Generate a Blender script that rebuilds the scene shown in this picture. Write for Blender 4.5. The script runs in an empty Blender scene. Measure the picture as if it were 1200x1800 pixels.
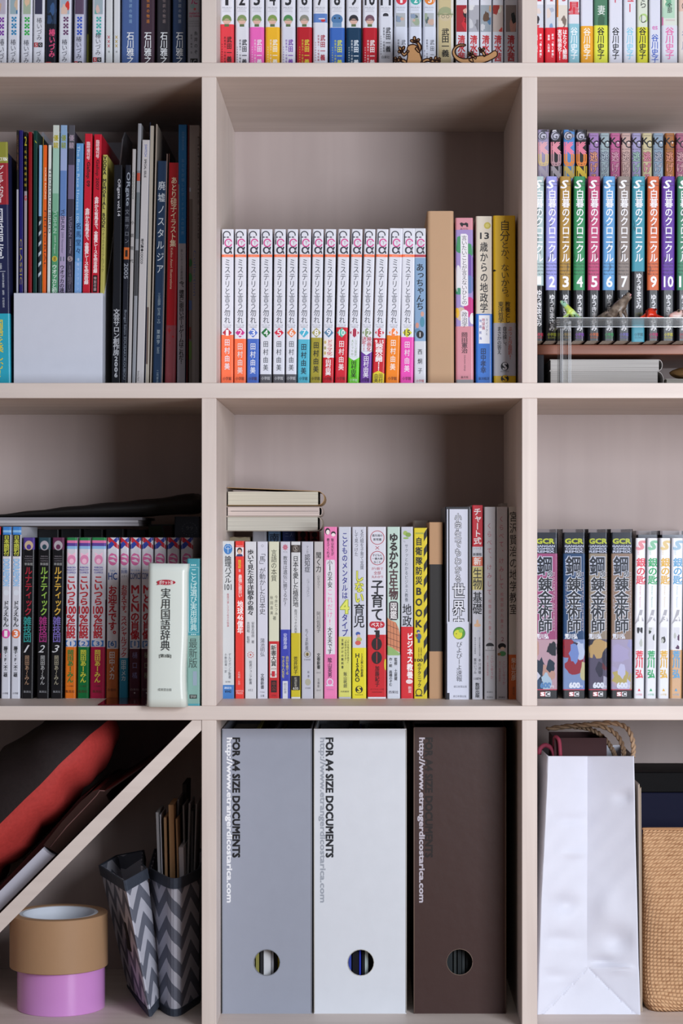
import bpy, bmesh, math, random
from mathutils import Vector, Matrix

# ---------------------------------------------------------------- camera, world, light
SC = bpy.context.scene
COL = SC.collection
D = 2.2            # camera distance from the front plane of the bookcase (m)
S = 1650.0         # photograph pixels per metre in that plane
VX, VY = 650.0, 942.0
Z0 = (1833 - VY) / S
cd = bpy.data.cameras.new('camera'); cam = bpy.data.objects.new('camera', cd); COL.objects.link(cam)
cam.location = (0, -D, Z0); cam.rotation_euler = (math.pi / 2, 0, 0)
cd.sensor_fit = 'HORIZONTAL'; cd.sensor_width = 36; cd.lens = 36 * D * S / 1200
cd.shift_x = (600 - VX) / 1200; cd.shift_y = (VY - 900) / 1200
cd.clip_start = .05
SC.camera = cam
w = bpy.data.worlds.new('room_light'); SC.world = w; w.use_nodes = True
w.node_tree.nodes['Background'].inputs[0].default_value = (.60, .68, .86, 1)
w.node_tree.nodes['Background'].inputs[1].default_value = .10
def area(name, loc, target, sx, sy, power, col):
    l = bpy.data.lights.new(name, 'AREA'); l.shape = 'RECTANGLE'; l.size = sx; l.size_y = sy
    l.energy = power; l.color = col
    o = bpy.data.objects.new(name, l); COL.objects.link(o); o.location = loc
    o.rotation_euler = (Vector(target) - Vector(loc)).to_track_quat('-Z', 'Y').to_euler()
    return o
area('window_daylight', (.86, -1.62, .66), (0, .1, .56), .66, .75, 33, (.88, .925, 1.0))
area('warm_fill', (.15, -1.9, 2.3), (0, 0, .6), .7, .7, 4, (1.0, .90, .80))  # added warm fill from above, not a known lamp
vs = SC.view_settings; vs.view_transform = 'Standard'; vs.look = 'None'; vs.gamma = 1; vs.exposure = 0.24
vs.use_curve_mapping = False

# ---------------------------------------------------------------- helpers
def P(px, py, s):
    k = (1 + s / D) / S
    return Vector(((px - VX) * k, s, Z0 + (VY - py) * k))
def K(s): return (1 + s / D) / S
def zf(py): return Z0 + (VY - py) / S      # height of a point seen at py in the front plane
zA, zB, zC, zD = zf(110), zf(673), zf(1241), zf(1807)

def lin(h):
    if isinstance(h, str):
        c = [int(h[i:i + 2], 16) / 255 for i in (0, 2, 4)]
    else: c = h
    return tuple(((x / 12.92) if x <= .04045 else ((x + .055) / 1.055) ** 2.4) for x in c) + (1,)
MATS = {}
def mat(h, rough=.45, spec=.4, kind='paper'):
    key = (h, rough, kind)
    if key in MATS: return MATS[key]
    m = bpy.data.materials.new(kind + '_' + (h if isinstance(h, str) else 'mix')); m.use_nodes = True
    nt = m.node_tree; b = nt.nodes['Principled BSDF']
    c = lin(h)
    b.inputs['Base Color'].default_value = c; b.inputs['Roughness'].default_value = rough
    b.inputs['Specular IOR Level'].default_value = spec
    if kind in ('paper', 'card', 'cloth', 'plastic'):
        tc = nt.nodes.new('ShaderNodeTexCoord'); n = nt.nodes.new('ShaderNodeTexNoise')
        n.inputs['Scale'].default_value = {'paper': 35, 'card': 60, 'cloth': 260, 'plastic': 25}[kind]
        n.inputs['Detail'].default_value = 3
        nt.links.new(tc.outputs['Object'], n.inputs['Vector'])
        r = nt.nodes.new('ShaderNodeMapRange'); nt.links.new(n.outputs['Fac'], r.inputs['Value'])
        amt = .035 if kind != 'cloth' else .2
        r.inputs['To Min'].default_value = 1 - amt; r.inputs['To Max'].default_value = 1 + amt
        mx = nt.nodes.new('ShaderNodeVectorMath'); mx.operation = 'SCALE'
        mx.inputs[0].default_value = c[:3]; nt.links.new(r.outputs[0], mx.inputs['Scale'])
        nt.links.new(mx.outputs[0], b.inputs['Base Color'])
        if kind in ('cloth', 'card'):
            bp = nt.nodes.new('ShaderNodeBump'); bp.inputs['Strength'].default_value = .25; bp.inputs['Distance'].default_value = .001
            nt.links.new(n.outputs['Fac'], bp.inputs['Height']); nt.links.new(bp.outputs[0], b.inputs['Normal'])
    MATS[key] = m
    return m
def ink(h): return mat(h, .5, .35, 'ink')

def wood(name, c1, c2, grain, rough=.5, scale=1.0):
    m = bpy.data.materials.new(name); m.use_nodes = True; nt = m.node_tree; b = nt.nodes['Principled BSDF']
    tc = nt.nodes.new('ShaderNodeTexCoord'); mp = nt.nodes.new('ShaderNodeMapping')
    sc = [95, 95, 95]; sc['xyz'.index(grain)] = 3.0
    mp.inputs['Scale'].default_value = [v * scale for v in sc]
    nt.links.new(tc.outputs['Object'], mp.inputs['Vector'])
    n = nt.nodes.new('ShaderNodeTexNoise'); n.inputs['Scale'].default_value = 1.0; n.inputs['Detail'].default_value = 6
    n.inputs['Distortion'].default_value = .6
    nt.links.new(mp.outputs[0], n.inputs['Vector'])
    mp2 = nt.nodes.new('ShaderNodeMapping'); sc2 = [22, 22, 22]; sc2['xyz'.index(grain)] = 6
    mp2.inputs['Scale'].default_value = sc2; nt.links.new(tc.outputs['Object'], mp2.inputs['Vector'])
    n2 = nt.nodes.new('ShaderNodeTexNoise'); n2.inputs['Detail'].default_value = 2; n2.inputs['Scale'].default_value = 1
    nt.links.new(mp2.outputs[0], n2.inputs['Vector'])
    ad = nt.nodes.new('ShaderNodeMath'); ad.operation = 'ADD'; nt.links.new(n.outputs['Fac'], ad.inputs[0]); nt.links.new(n2.outputs['Fac'], ad.inputs[1])
    cr = nt.nodes.new('ShaderNodeValToRGB'); cr.color_ramp.elements[0].position = .38; cr.color_ramp.elements[1].position = .62
    cr.color_ramp.elements[0].color = lin(c2); cr.color_ramp.elements[1].color = lin(c1)
    hf = nt.nodes.new('ShaderNodeMath'); hf.operation = 'MULTIPLY'; hf.inputs[1].default_value = .5
    nt.links.new(ad.outputs[0], hf.inputs[0]); nt.links.new(hf.outputs[0], cr.inputs[0]); nt.links.new(cr.outputs[0], b.inputs['Base Color'])
    b.inputs['Roughness'].default_value = rough; b.inputs['Specular IOR Level'].default_value = .3
    return m
def film(name, tint, fac, rough=.05, cloud=0):
    """clear plastic: see-through with a glossy surface that is stronger at grazing angles"""
    m = bpy.data.materials.new(name); m.use_nodes = True; nt = m.node_tree
    for n in list(nt.nodes): nt.nodes.remove(n)
    o = nt.nodes.new('ShaderNodeOutputMaterial'); t = nt.nodes.new('ShaderNodeBsdfTransparent'); g = nt.nodes.new('ShaderNodeBsdfGlossy')
    t.inputs[0].default_value = lin(tint); g.inputs['Roughness'].default_value = rough; g.inputs[0].default_value = (1, 1, 1, 1)
    lw = nt.nodes.new('ShaderNodeLayerWeight'); lw.inputs[0].default_value = fac
    mx = nt.nodes.new('ShaderNodeMixShader'); nt.links.new(lw.outputs['Fresnel'], mx.inputs[0])
    nt.links.new(t.outputs[0], mx.inputs[1]); nt.links.new(g.outputs[0], mx.inputs[2]); nt.links.new(mx.outputs[0], o.inputs[0])
    if cloud:      # milky white mixed in, imitating the light that acrylic edges catch
        d = nt.nodes.new('ShaderNodeBsdfDiffuse'); d.inputs[0].default_value = (.9, .92, .95, 1); m2 = nt.nodes.new('ShaderNodeMixShader'); m2.inputs[0].default_value = cloud
        nt.links.new(mx.outputs[0], m2.inputs[1]); nt.links.new(d.outputs[0], m2.inputs[2]); nt.links.new(m2.outputs[0], o.inputs[0])
    return m

def mk(name, verts, faces, mats, parent=None, mi=None, smooth=False):
    me = bpy.data.meshes.new(name); me.from_pydata([tuple(v) for v in verts], [], faces)
    for m in (mats if isinstance(mats, (list, tuple)) else [mats]): me.materials.append(m)
    if mi: me.polygons.foreach_set('material_index', mi)
    if smooth: me.polygons.foreach_set('use_smooth', [True] * len(me.polygons))
    me.update()
    o = bpy.data.objects.new(name, me); COL.objects.link(o)
    if parent: o.parent = parent
    return o
def from_bm(name, bm, mats, parent=None, smooth=False):
    me = bpy.data.meshes.new(name); bm.to_mesh(me); bm.free()
    for m in (mats if isinstance(mats, (list, tuple)) else [mats]): me.materials.append(m)
    if smooth: me.polygons.foreach_set('use_smooth', [True] * len(me.polygons))
    o = bpy.data.objects.new(name, me); COL.objects.link(o)
    if parent: o.parent = parent
    return o
def box(name, a, b, m, parent=None, bevel=0, seg=1):
    bm = bmesh.new(); bmesh.ops.create_cube(bm, size=1)
    c = [(a[i] + b[i]) / 2 for i in range(3)]; s = [abs(b[i] - a[i]) for i in range(3)]
    for v in bm.verts: v.co = Vector((c[0] + v.co.x * s[0], c[1] + v.co.y * s[1], c[2] + v.co.z * s[2]))
    if bevel: bmesh.ops.bevel(bm, geom=bm.edges[:], offset=bevel, segments=seg, affect='EDGES', clamp_overlap=True)
    return from_bm(name, bm, m, parent)
def tag(o, label, cat, group=None, kind=None):
    if label: o['label'] = label
    if cat: o['category'] = cat
    if group: o['group'] = group
    if kind: o['kind'] = kind
    return o
def thing(name, loc, label, cat, group=None, rot=(0, 0, 0)):
    o = bpy.data.objects.new(name, None); o.empty_display_size = .02; COL.objects.link(o)
    o.location = loc; o.rotation_euler = rot
    return tag(o, label, cat, group)
def tube(name, pts, r, m, parent=None, n=8, taper=None, smooth=True, closed=False):
    pts = [Vector(p) for p in pts]; V = []; F = []
    up = Vector((0, 0, 1)); L = len(pts); prev = None
    for i, p in enumerate(pts):
        d = (pts[min(i + 1, L - 1)] - pts[max(i - 1, 0)]).normalized()
        if prev is None:
            a = d.cross(up)
            if a.length < .1: a = d.cross(Vector((1, 0, 0)))
            a.normalize()
        else:
            a = (prev - d * prev.dot(d)).normalized()
        prev = a; b = d.cross(a); rr = r if taper is None else r * taper[i]
        for j in range(n):
            t = 2 * math.pi * j / n; V.append(p + a * math.cos(t) * rr + b * math.sin(t) * rr)
    for i in range(L - 1):
        for j in range(n): F.append((i * n + j, i * n + (j + 1) % n, (i + 1) * n + (j + 1) % n, (i + 1) * n + j))
    F.append(tuple(range(n))[::-1]); F.append(tuple((L - 1) * n + j for j in range(n)))
    return mk(name, V, F, m, parent, smooth=smooth)
def spline(pts, n=8):
    pts = [Vector(p) for p in pts]; out = []
    q = [pts[0] * 2 - pts[1]] + pts + [pts[-1] * 2 - pts[-2]]
    for i in range(1, len(q) - 2):
        for k in range(n):
            t = k / n; a, b, c, d = q[i - 1], q[i], q[i + 1], q[i + 2]
            out.append(.5 * ((2 * b) + (c - a) * t + (2 * a - 5 * b + 4 * c - d) * t * t + (3 * b - a - 3 * c + d) * t ** 3))
    out.append(pts[-1]); return out

# ---------------------------------------------------------------- glyphs
GL = {}
def glyph(st):
    if st in GL: return GL[st]
    cu = bpy.data.curves.new('g', 'FONT'); cu.body = st; cu.resolution_u = 2
    o = bpy.data.objects.new('g', cu); COL.objects.link(o)
    me = o.to_mesh()
    V = [(v.co.x, v.co.y) for v in me.vertices]; F = [tuple(p.vertices) for p in me.polygons]
    o.to_mesh_clear(); bpy.data.objects.remove(o); bpy.data.curves.remove(cu)
    bb = (min([v[0] for v in V], default=0), max([v[0] for v in V], default=1), min([v[1] for v in V], default=0), max([v[1] for v in V], default=1))
    GL[st] = (V, F, bb); return GL[st]
ROT = set('ー〜～…()（）[]【】「」〔〕-')
SMALL = set('ぁぃぅぇぉっゃゅょァィゥェォッャュョ')
def weights(b):
    if not b: return [(0, 0)]
    return [(-b, -b), (b, b), (-b, b), (b, -b)]

class Spine:
    """collects flat print for one spine; local x right, z up, spine face at y = 0"""
    def __init__(s, w, r, toz, kx, obiz=-1, obioff=.0003, hinge=0):
        s.w = w; s.r = r; s.toz = toz; s.kx = kx; s.obiz = obiz; s.oo = obioff; s.n = 0
        s.t = ([], [], [], []); s.d = ([], [], [], [])   # verts, faces, matidx, mats: lettering / design
    def y(s, x):
        e = abs(x) - (s.w / 2 - s.r)
        if e <= 0: return 0
        e = min(e, s.r * .98); return s.r - math.sqrt(s.r ** 2 - e ** 2)
    def off(s, zmid):
        return .00006 + s.n * .000009 + (s.oo if zmid < s.obiz else 0)
    def put(s, which, V, F, col, o):
        vs_, fs, mi, ms = s.t if which == 't' else s.d
        m = ink(col)
        if m not in ms: ms.append(m)
        k = ms.index(m); base = len(vs_); W2 = s.w / 2; fl = W2 - s.r + 1e-6
        vs_.extend([(x, s.y(x) - o, z) for x, z in V])
        lim = [-W2 + .00005, -W2 + .15 * s.r, -W2 + .45 * s.r, -W2 + s.r, W2 - s.r, W2 - .45 * s.r, W2 - .15 * s.r, W2 - .00005]
        for f in F:
            if all(abs(V[i][0]) <= fl for i in f): fs.append(tuple(base + i for i in f)); mi.append(k); continue
            for a, b in zip(lim, lim[1:]):      # follow the rounded edges, stop at the spine's width
                q = [V[i] for i in f]
                for sg, l in ((1, a), (-1, b)):
                    r = []
                    for p0, p1 in zip(q, q[1:] + q[:1]):
                        d0, d1 = sg * (p0[0] - l), sg * (p1[0] - l)
                        if d0 >= 0: r.append(p0)
                        if (d0 > 0) != (d1 > 0) and abs(d0 - d1) > 1e-12 and d0 != 0 and d1 != 0:
                            t = d0 / (d0 - d1); r.append((p0[0] + (p1[0] - p0[0]) * t, p0[1] + (p1[1] - p0[1]) * t))
                    q = r
                    if len(q) < 3: break
                if len(q) < 3: continue
                n0 = len(vs_); vs_.extend([(x, s.y(x) - o, z) for x, z in q]); fs.append(tuple(range(n0, n0 + len(q)))); mi.append(k)
    def run(s, prints):
        for p in prints:
            if not p: continue
            s.n += 1; k = p[0]; kx = s.kx
            if k == 'v':
                _, st, dx, y0, y1, w = p[:6]; col = p[6]; b = p[7] if len(p) > 7 else 0
                z0, z1 = s.toz(y0), s.toz(y1); n = len(st); pitch = (z0 - z1) / n; ww = w * kx
                o = s.off((z0 + z1) / 2)
                for i, ch in enumerate(st):
                    if ch in ' 　': continue
                    cz = z0 - (i + .5) * pitch; cx = dx * kx
                    V, F, bb = glyph(ch)
                    if ord(ch) < 0x2000 and ch not in ROT:
                        gw, gh = bb[1] - bb[0], bb[3] - bb[2]
                        sc = min(pitch * .86 / max(gh, .3), ww / .62); sx = min(sc, ww / gw)
                        q = [((x - (bb[0] + bb[1]) / 2) * sx, (y - (bb[2] + bb[3]) / 2) * sc) for x, y in V]; sy = sc
                    else:
                        sx = ww / .90; sy = min(pitch / .93, sx * 1.25)
                        q = [(x - .5, y - .38) for x, y in V]
                        if ch in ROT: q = [(y, -x) for x, y in q]
                        elif ch in '。、': q = [(x + .55, y + .55) for x, y in q]
                        elif ch in SMALL: q = [(x + .08, y + .1) for x, y in q]
                        q = [(x * sx, y * sy) for x, y in q]
                    for q_, (bx, by) in enumerate(weights(b)):
                        s.put('t', [(cx + x + bx * sx, cz + y + by * sy) for x, y in q], F, col, o + q_ * 8e-6)
                s.n += 3 if b else 0
            elif k in 'rh':
                _, st, dx, y0, y1, w = p[:6]; col = p[6]; b = p[7] if len(p) > 7 else 0; sk = p[8] if len(p) > 8 else 0
                z0, z1 = s.toz(y0), s.toz(y1); V, F, bb = glyph(st); cx = dx * kx; cz = (z0 + z1) / 2; o = s.off(cz)
                mx, my = (bb[0] + bb[1]) / 2, (bb[2] + bb[3]) / 2; gw, gh = bb[1] - bb[0], bb[3] - bb[2]
                if k == 'r': fx, fy = (z0 - z1) / gw, w * kx / gh
                else: fx, fy = w * kx / gw, (z0 - z1) / gh
                s.n += 3 if b else 0
                for q_, (bx, by) in enumerate(weights(b)):
                    q = [((x - mx + bx + sk * (y - my)) * fx, (y - my + by) * fy) for x, y in V]
                    if k == 'r': q = [(y, -x) for x, y in q]
                    s.put('t', [(cx + x, cz + z) for x, z in q], F, col, o + q_ * 8e-6)
            elif k == 'b':
                _, d0, d1, y0, y1, col = p
                z0, z1 = s.toz(y0), s.toz(y1); a, c = d0 * kx, d1 * kx; W2 = s.w / 2
                a, c = max(a, -W2 + .00005), min(c, W2 - .00005)
                xs = [a] + [x for x in [-W2 + s.r * f for f in (.15, .35, .6, 1)] + [W2 - s.r * f for f in (1, .6, .35, .15)] if a < x < c] + [c]
                V = [(x, z0) for x in xs] + [(x, z1) for x in xs]; n = len(xs)
                s.put('d', V, [(i, i + n, i + n + 1, i + 1) for i in range(n - 1)], col, s.off((z0 + z1) / 2))
            elif k == 'e':
                _, dx, y, rx, ry, col = p; cx, cz = dx * kx, s.toz(y)
                N = 20; V = [(cx + rx * kx * math.cos(t * 6.2832 / N), cz + ry * kx * math.sin(t * 6.2832 / N)) for t in range(N)]
                s.put('d', V, [tuple(range(N))[::-1]], col, s.off(cz))
            elif k == 'o':
                _, dx, y, rx, ry, th, col = p; cx, cz = dx * kx, s.toz(y); N = 24
                V = [(cx + (rx - q) * kx * math.cos(t * 6.2832 / N), cz + (ry - q) * kx * math.sin(t * 6.2832 / N)) for q in (0, th) for t in range(N)]
                s.put('d', V, [(i, (i + 1) % N, N + (i + 1) % N, N + i) for i in range(N)], col, s.off(cz))
            elif k == 'p':
                _, pts, col = p; V = [(x * kx, s.toz(y)) for x, y in pts]
                s.put('d', V, [tuple(range(len(V)))[::-1]], col, s.off(sum(v[1] for v in V) / len(V)))
            elif k == 'a':      # printed cover art: loose colour patches
                _, d0, d1, y0, y1, base, cols, seed = p
                s.n -= 1; s.run([('b', d0, d1, y0, y1, base)]); R = random.Random(seed)
                for c in cols:
                    cx = R.uniform(d0, d1); cy = R.uniform(y0, y1); rx = (d1 - d0) * R.uniform(.16, .42); ry = min((y1 - y0) * R.uniform(.1, .3), rx * 2)
                    pts = []
                    for t in range(14):
                        q = R.uniform(.7, 1.15); pts.append((min(d1, max(d0, cx + rx * q * math.cos(t * .4488))), min(y1, max(y0, cy + ry * q * math.sin(t * .4488)))))
                    s.run([('p', pts[::-1], c)])
    def flush(s, parent):
        if s.d[0]: mk('printed_design', s.d[0], s.d[1], s.d[3], parent, s.d[2])['kind'] = 'stuff'
        if s.t[0]: mk('lettering', s.t[0], s.t[1], s.t[3], parent, s.t[2])['kind'] = 'stuff'

def ushell(w, r, dep, h, z0=0, t=.0005, grow=0.0):
    """U-shaped paper shell: rounded spine, two boards; returns verts, faces"""
    W2 = w / 2 + grow; rr = r + grow
    def prof(W, R, y0):
        pts = [(-W, dep)]
        for i in range(6):
            a = math.pi - i * math.pi / 10
            pts.append((-W + R + R * math.cos(a), y0 + R - R * math.sin(a)))
        for i in range(6):
            a = math.pi / 2 - i * math.pi / 10
            pts.append((W - R + R * math.cos(a), y0 + R - R * math.sin(a)))
        pts.append((W, dep)); return pts
    out = prof(W2, rr, -grow); inn = prof(W2 - t, max(rr - t, .0001), -grow + t)
    n = len(out); V = []
    for z in (z0, z0 + h):
        V += [(x, y, z) for x, y in out] + [(x, y, z) for x, y in inn]
    F = []
    for i in range(n - 1):
        F.append((i, i + 1, 2 * n + i + 1, 2 * n + i)); F.append((n + i + 1, n + i, 3 * n + i, 3 * n + i + 1))
        F.append((i + 1, i, n + i, n + i + 1)); F.append((2 * n + i, 2 * n + i + 1, 3 * n + i + 1, 3 * n + i))
    F.append((0, 2 * n, 3 * n, n)); F.append((n - 1, 2 * n - 1, 4 * n - 1, 3 * n - 1))
    return V, F
PAGE = mat('e6ddcf', .8, .2, 'pages')
def pages_mat(c='e4dccd', axis='x'):
    key = ('pg', c, axis)
    if key in MATS: return MATS[key]
    m = bpy.data.materials.new('page_edges'); m.use_nodes = True; nt = m.node_tree; b = nt.nodes['Principled BSDF']
    tc = nt.nodes.new('ShaderNodeTexCoord'); mp = nt.nodes.new('ShaderNodeMapping'); sc = [4, 4, 4]; sc['xyz'.index(axis)] = 1800
    mp.inputs['Scale'].default_value = sc; n = nt.nodes.new('ShaderNodeTexNoise'); n.inputs['Scale'].default_value = 1; n.inputs['Detail'].default_value = 2
    nt.links.new(tc.outputs['Object'], mp.inputs[0]); nt.links.new(mp.outputs[0], n.inputs[0])
    cr = nt.nodes.new('ShaderNodeValToRGB'); cr.color_ramp.elements[0].position = .3; cr.color_ramp.elements[1].position = .6
    l = lin(c); cr.color_ramp.elements[0].color = (l[0] * .62, l[1] * .6, l[2] * .6, 1); cr.color_ramp.elements[1].color = l
    nt.links.new(n.outputs[0], cr.inputs[0]); nt.links.new(cr.outputs[0], b.inputs['Base Color']); b.inputs['Roughness'].default_value = .85
    MATS[key] = m; return m

def book(x0, x1, yt, s, zb, cover, label, pr=(), lean=0, obi=None, dep=.112, name='comic_book', group=None, rad=None, rough=.32, pages=True, pc='e4dccd', sleeve=None, hard=False, tiltf=0):
    """x0,x1: photo pixels of the spine at its foot; yt: photo row of its top; s: depth behind the front plane"""
    k = K(s); w = (x1 - x0) * k - .0005; ztop = P(0, yt, s).z; h = ztop - zb
    X = ((x0 + x1) / 2 - VX) * k
    ang = math.atan2(lean * k, h)
    o = thing(name, (X, s, zb + abs(math.sin(ang)) * w / 2), label, 'book' if 'magazine' not in name else 'magazine', group, (0, ang, 0))
    r = min(.0022, w * .2) if rad is None else rad
    V, F = ushell(w, r, dep, h, t=.0016 if hard else .0005)
    mk('cover', V, F, mat(cover, rough), o, smooth=False)
    if pages:
        q = .0018 if hard else .0006; top = .003 if hard else .0006
        box('pages', (-w / 2 + q, max(q, r * .6), top), (w / 2 - q, dep - .002, h - top), pages_mat(pc), o)
    obiz = -1
    if obi:
        obiz = P(0, obi[0], s).z - zb; lo = 0 if len(obi) < 3 else P(0, obi[2], s).z - zb
        V, F = ushell(w, r, dep * .98, obiz - lo, z0=lo + .0002, t=.00018, grow=.0002)
        mk('paper_band', V, F, mat(obi[1], rough), o)
    sp = Spine(w, r, lambda py: P(0, py, s).z - zb, k, obiz)
    sp.run(pr); sp.flush(o)
    if sleeve:
        V, F = ushell(w, r, dep, sleeve * k + h, t=.0002, grow=.0006)
        mk('clear_sleeve', V, F, sleeve_mat, o)
    return o

sleeve_mat = film('clear_sleeve', 'f4f6fa', .12, .12)
acrylic = film('clear_acrylic', 'fbfcfc', .10, .12, .035)
edge_m = film('acrylic_edge_highlight', 'f4f6f8', .4, .15, .32)  # whitish material for the painted highlights along the acrylic edges

# ---------------------------------------------------------------- bookcase and room
WH = wood('pale_wood_along', 'd9ccc4', 'cdbfb7', 'x')
WV = wood('pale_wood_upright', 'd9ccc4', 'cdbfb7', 'z')
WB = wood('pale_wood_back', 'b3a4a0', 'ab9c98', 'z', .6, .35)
def fx(px): return (px - VX) / S
DEP = .300
bc = thing('bookcase', (fx(650), 0, 0), 'pale wooden cubby bookcase filled with books and file boxes', 'bookcase')
XL, XR = fx(-209), fx(1507)
for a, b in ((-454, -428), (110, 135), (673, 700), (1241, 1266), (1807, 1833)):
    box('shelf_board', (XL, 0, zf(b)), (XR, DEP, zf(a)), WH, bc, .0006)
for (ya, yb) in ((-428, 110), (135, 673), (700, 1241), (1266, 1807)):
    for a, b in ((-209, -183), (354, 380), (917, 944), (1481, 1507)):
        box('upright_board', (fx(a), .0003, zf(yb)), (fx(b), DEP, zf(ya)), WV, bc, .0006)
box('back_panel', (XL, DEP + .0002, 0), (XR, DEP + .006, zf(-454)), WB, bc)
# diagonal board in the bottom left cubby: runs from the upper right corner to the lower left one
TN = Vector((-1, 0, -1)).normalized(); NN = Vector((-1, 0, 1)).normalized()
dg = [(337.5, 1266.5), (353.5, 1266.5), (353.5, 1284), (-166.5, 1806.5), (-182.5, 1806.5), (-182.5, 1789)]
V = [Vector((fx(x), y, zf(yy))) for y in (.0006, DEP) for x, yy in dg]; n = len(dg)
WD = wood('pale_wood_diagonal', 'd9ccc4', 'cdbfb7', 'x')
diag = mk('diagonal_board', V, [tuple(range(n)), tuple(range(n, 2 * n))[::-1]] + [(i, n + i, n + (i + 1) % n, (i + 1) % n) for i in range(n)], WH, bc)
floor_m = wood('oak_floor', 'b98f68', 'a37a55', 'x', .45, .25)
tag(box('floor', (-2.2, -3.2, -.03), (2.2, .32, 0), floor_m), None, None, kind='structure')
wall_m = mat('d8d2cc', .8, .2, 'plaster')
tag(box('wall_back', (-2.2, .32, -.03), (2.2, .40, 2.5), wall_m), None, None, kind='structure')
tag(box('baseboard_back', (-2.2, .309, 0), (2.2, .3195, .06), mat('d5c8bd', .6, .2, 'painted')), None, None, kind='structure')

# ================================================================ TOP SHELF (feet of the books only are in view)
def xx(y, c, dx=0):     # three clover-like crosses
    out = []
    for i in range(3):
        yy = y + i * 11.6
        for a, b in ((-2.6, -2.6), (2.6, -2.6), (-2.6, 2.6), (2.6, 2.6)): out.append(('e', dx + a, yy + b, 1.9, 1.9, c))
        out.append(('e', dx, yy, 1.6, 1.6, c))
    return out
T1 = -178; s1 = .06; G = 'comic volumes on the top shelf at the left'
def sq(y, dx=0): return [('b', dx - 8, dx - 1, y, y + 8, 'b01c24'), ('b', dx - .5, dx + 7, y, y + 8, '1c1c20'), ('h', 'S', dx - 4.5, y + 1.5, y + 6.5, 4, 'e8e8ec'), ('h', 'Q', dx + 3.2, y + 1.5, y + 6.5, 4, 'e8e8ec')]
art6 = [['c8a890', '6a5a78', 'd8d8e0'], ['3a70a0', '7a8a60', 'd0b8a0'], ['5a9a50', 'e0c0a0', '484848'], ['c84830', '303050', '8a3a30'], ['d83c30', '58a0b8', 'e0c0b0'], ['d08a40', '4a3858', 'c89868'], ['68a8a0', 'd8b8b0', '8878a0']]
book(-13, 11, T1, s1, zA, 'dcdce4', 'white comic volume with purple crosses at the far left of the top shelf',
     [('a', -5, 10, -60, 25, 'b8b0c0', art6[0], 1)] + xx(35, '7a2fa0', 3) + [('v', '椿いづみ', 3, 68, 118, 9.5, '50505a')], 3, group=G)
book(12.5, 33, T1, s1, zA, 'dcdde6', 'white comic volume with teal-blue crosses on its spine',
     [('a', -6, 7, -60, 25, '9ab0b8', art6[1], 2)] + xx(34, '2f86b8', 1) + [('v', '椿いづみ', 0, 69, 111, 9, '50505a')], 3, group=G)
book(35.5, 56, T1, s1, zA, 'dcdde6', 'white comic volume with bright green crosses on its spine',
     [('a', -6, 7, -60, 25, 'a8b8a0', art6[2], 3)] + xx(34.5, '2fb04a', 1) + [('v', '椿いづみ', 0, 70, 111, 9, '50505a')], 3, group=G)
book(57, 77.5, T1, s1, zA, 'dcdde6', 'white comic volume with no crosses and a red and black square mark low down',
     [('a', -7, 6, -60, 25, '383850', art6[3], 4), ('v', '椿いづみ', 1, 31, 71, 9, '50505a')] + sq(75, 0) + [('v', 'づみ', 0, 89, 111, 8, '50505a')], 3, group=G)
book(79, 98, T1, s1, zA, '1d1f2a', 'black and dark blue comic volume with pink lettering on the top shelf',
     [('a', -7, 9, -60, 42, '22344e', ['3a5a88', '16202e', '2c4468'], 5), ('v', '椿いづみ', 2, 51, 101, 10, 'e0507e', .02), ('b', -9, 1, 109, 116, 'b01c24')], 4, group=G)
book(102, 124, T1, s1, zA, 'dcdde6', 'white comic volume with plum crosses and a red patch of cover art',
     [('a', -7, 8, -60, 25, 'a8b8c8', art6[4], 6)] + xx(34, '6a3f68', 2) + [('v', '椿いづみ', 0, 69, 109, 9, '50505a')], 3, group=G)
book(129, 147, T1, s1, zA, 'c2c3d6', 'lilac-white comic volume with blue crosses beside a dark gap',
     [('a', -7, 8, -60, 25, '5a4860', art6[5], 7)] + xx(34, '2f52c0', 1) + [('v', '椿いづみ', 0, 64, 104, 9, '484858')] + sq(108, -1), 3, group=G)
book(148, 156, T1 + 25, .085, zA, '9aa040', 'thin olive-yellow booklet set back in the gap on the top shelf', [('b', -4, 4, -180, 60, '20262a')], 0, name='booklet')
book(161, 183, T1, s1, zA, 'dcdde6', 'white comic volume with aqua crosses and a red and black mark at its foot',
     [('a', -7, 8, -60, 25, 'a0b0b8', art6[6], 8)] + xx(34, '45b0a8', 1) + [('v', '椿いづみ', 0, 58, 97, 9, '50505a')] + sq(101, -1), 2, group=G)
book(185, 197.5, T1, s1, zA, 'd6d8da', 'thin white booklet with three tiny red crosses',
     [('v', '✕✕✕', 0, 61, 84, 5, 'c04858', .03), ('v', '椿', 0, 88, 94, 3, '777777')], 1, name='booklet', group=G)
book(199, 210.5, T1, s1, zA, 'd8dade', 'thin white booklet with three tiny yellow crosses',
     [('v', '✕✕✕', 0, 61, 84, 5, 'c0a028', .03), ('v', '椿', 0, 88, 94, 3, '777777')], 1, name='booklet', group=G)
for x0, x1, c, tc, lb in ((212.5, 243, '4a6296', '8fb0d0', 'dusty blue thick comic volume with white author lettering'),
                          (246, 271, '42303c', 'd0802c', 'dark plum-brown thick comic volume with an orange subtitle'),
                          (274.5, 299, '2f2c33', '8a7878', 'charcoal thick comic volume with a faint grey subtitle'),
                          (302, 326.5, '2a3c5e', '9aa0a8', 'navy thick comic volume with white lettering beside the pale pink-lettered book')):
    book(x0, x1, T1 - 8, s1, zA, c, lb, [('v', '今、蘇る伝説の物語', 1, -40, 42, 5, tc), ('v', '石川雅之', 1, 56, 113, 12, 'e6e8ea', .012)], 2, group='thick dark comic volumes')
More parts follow.
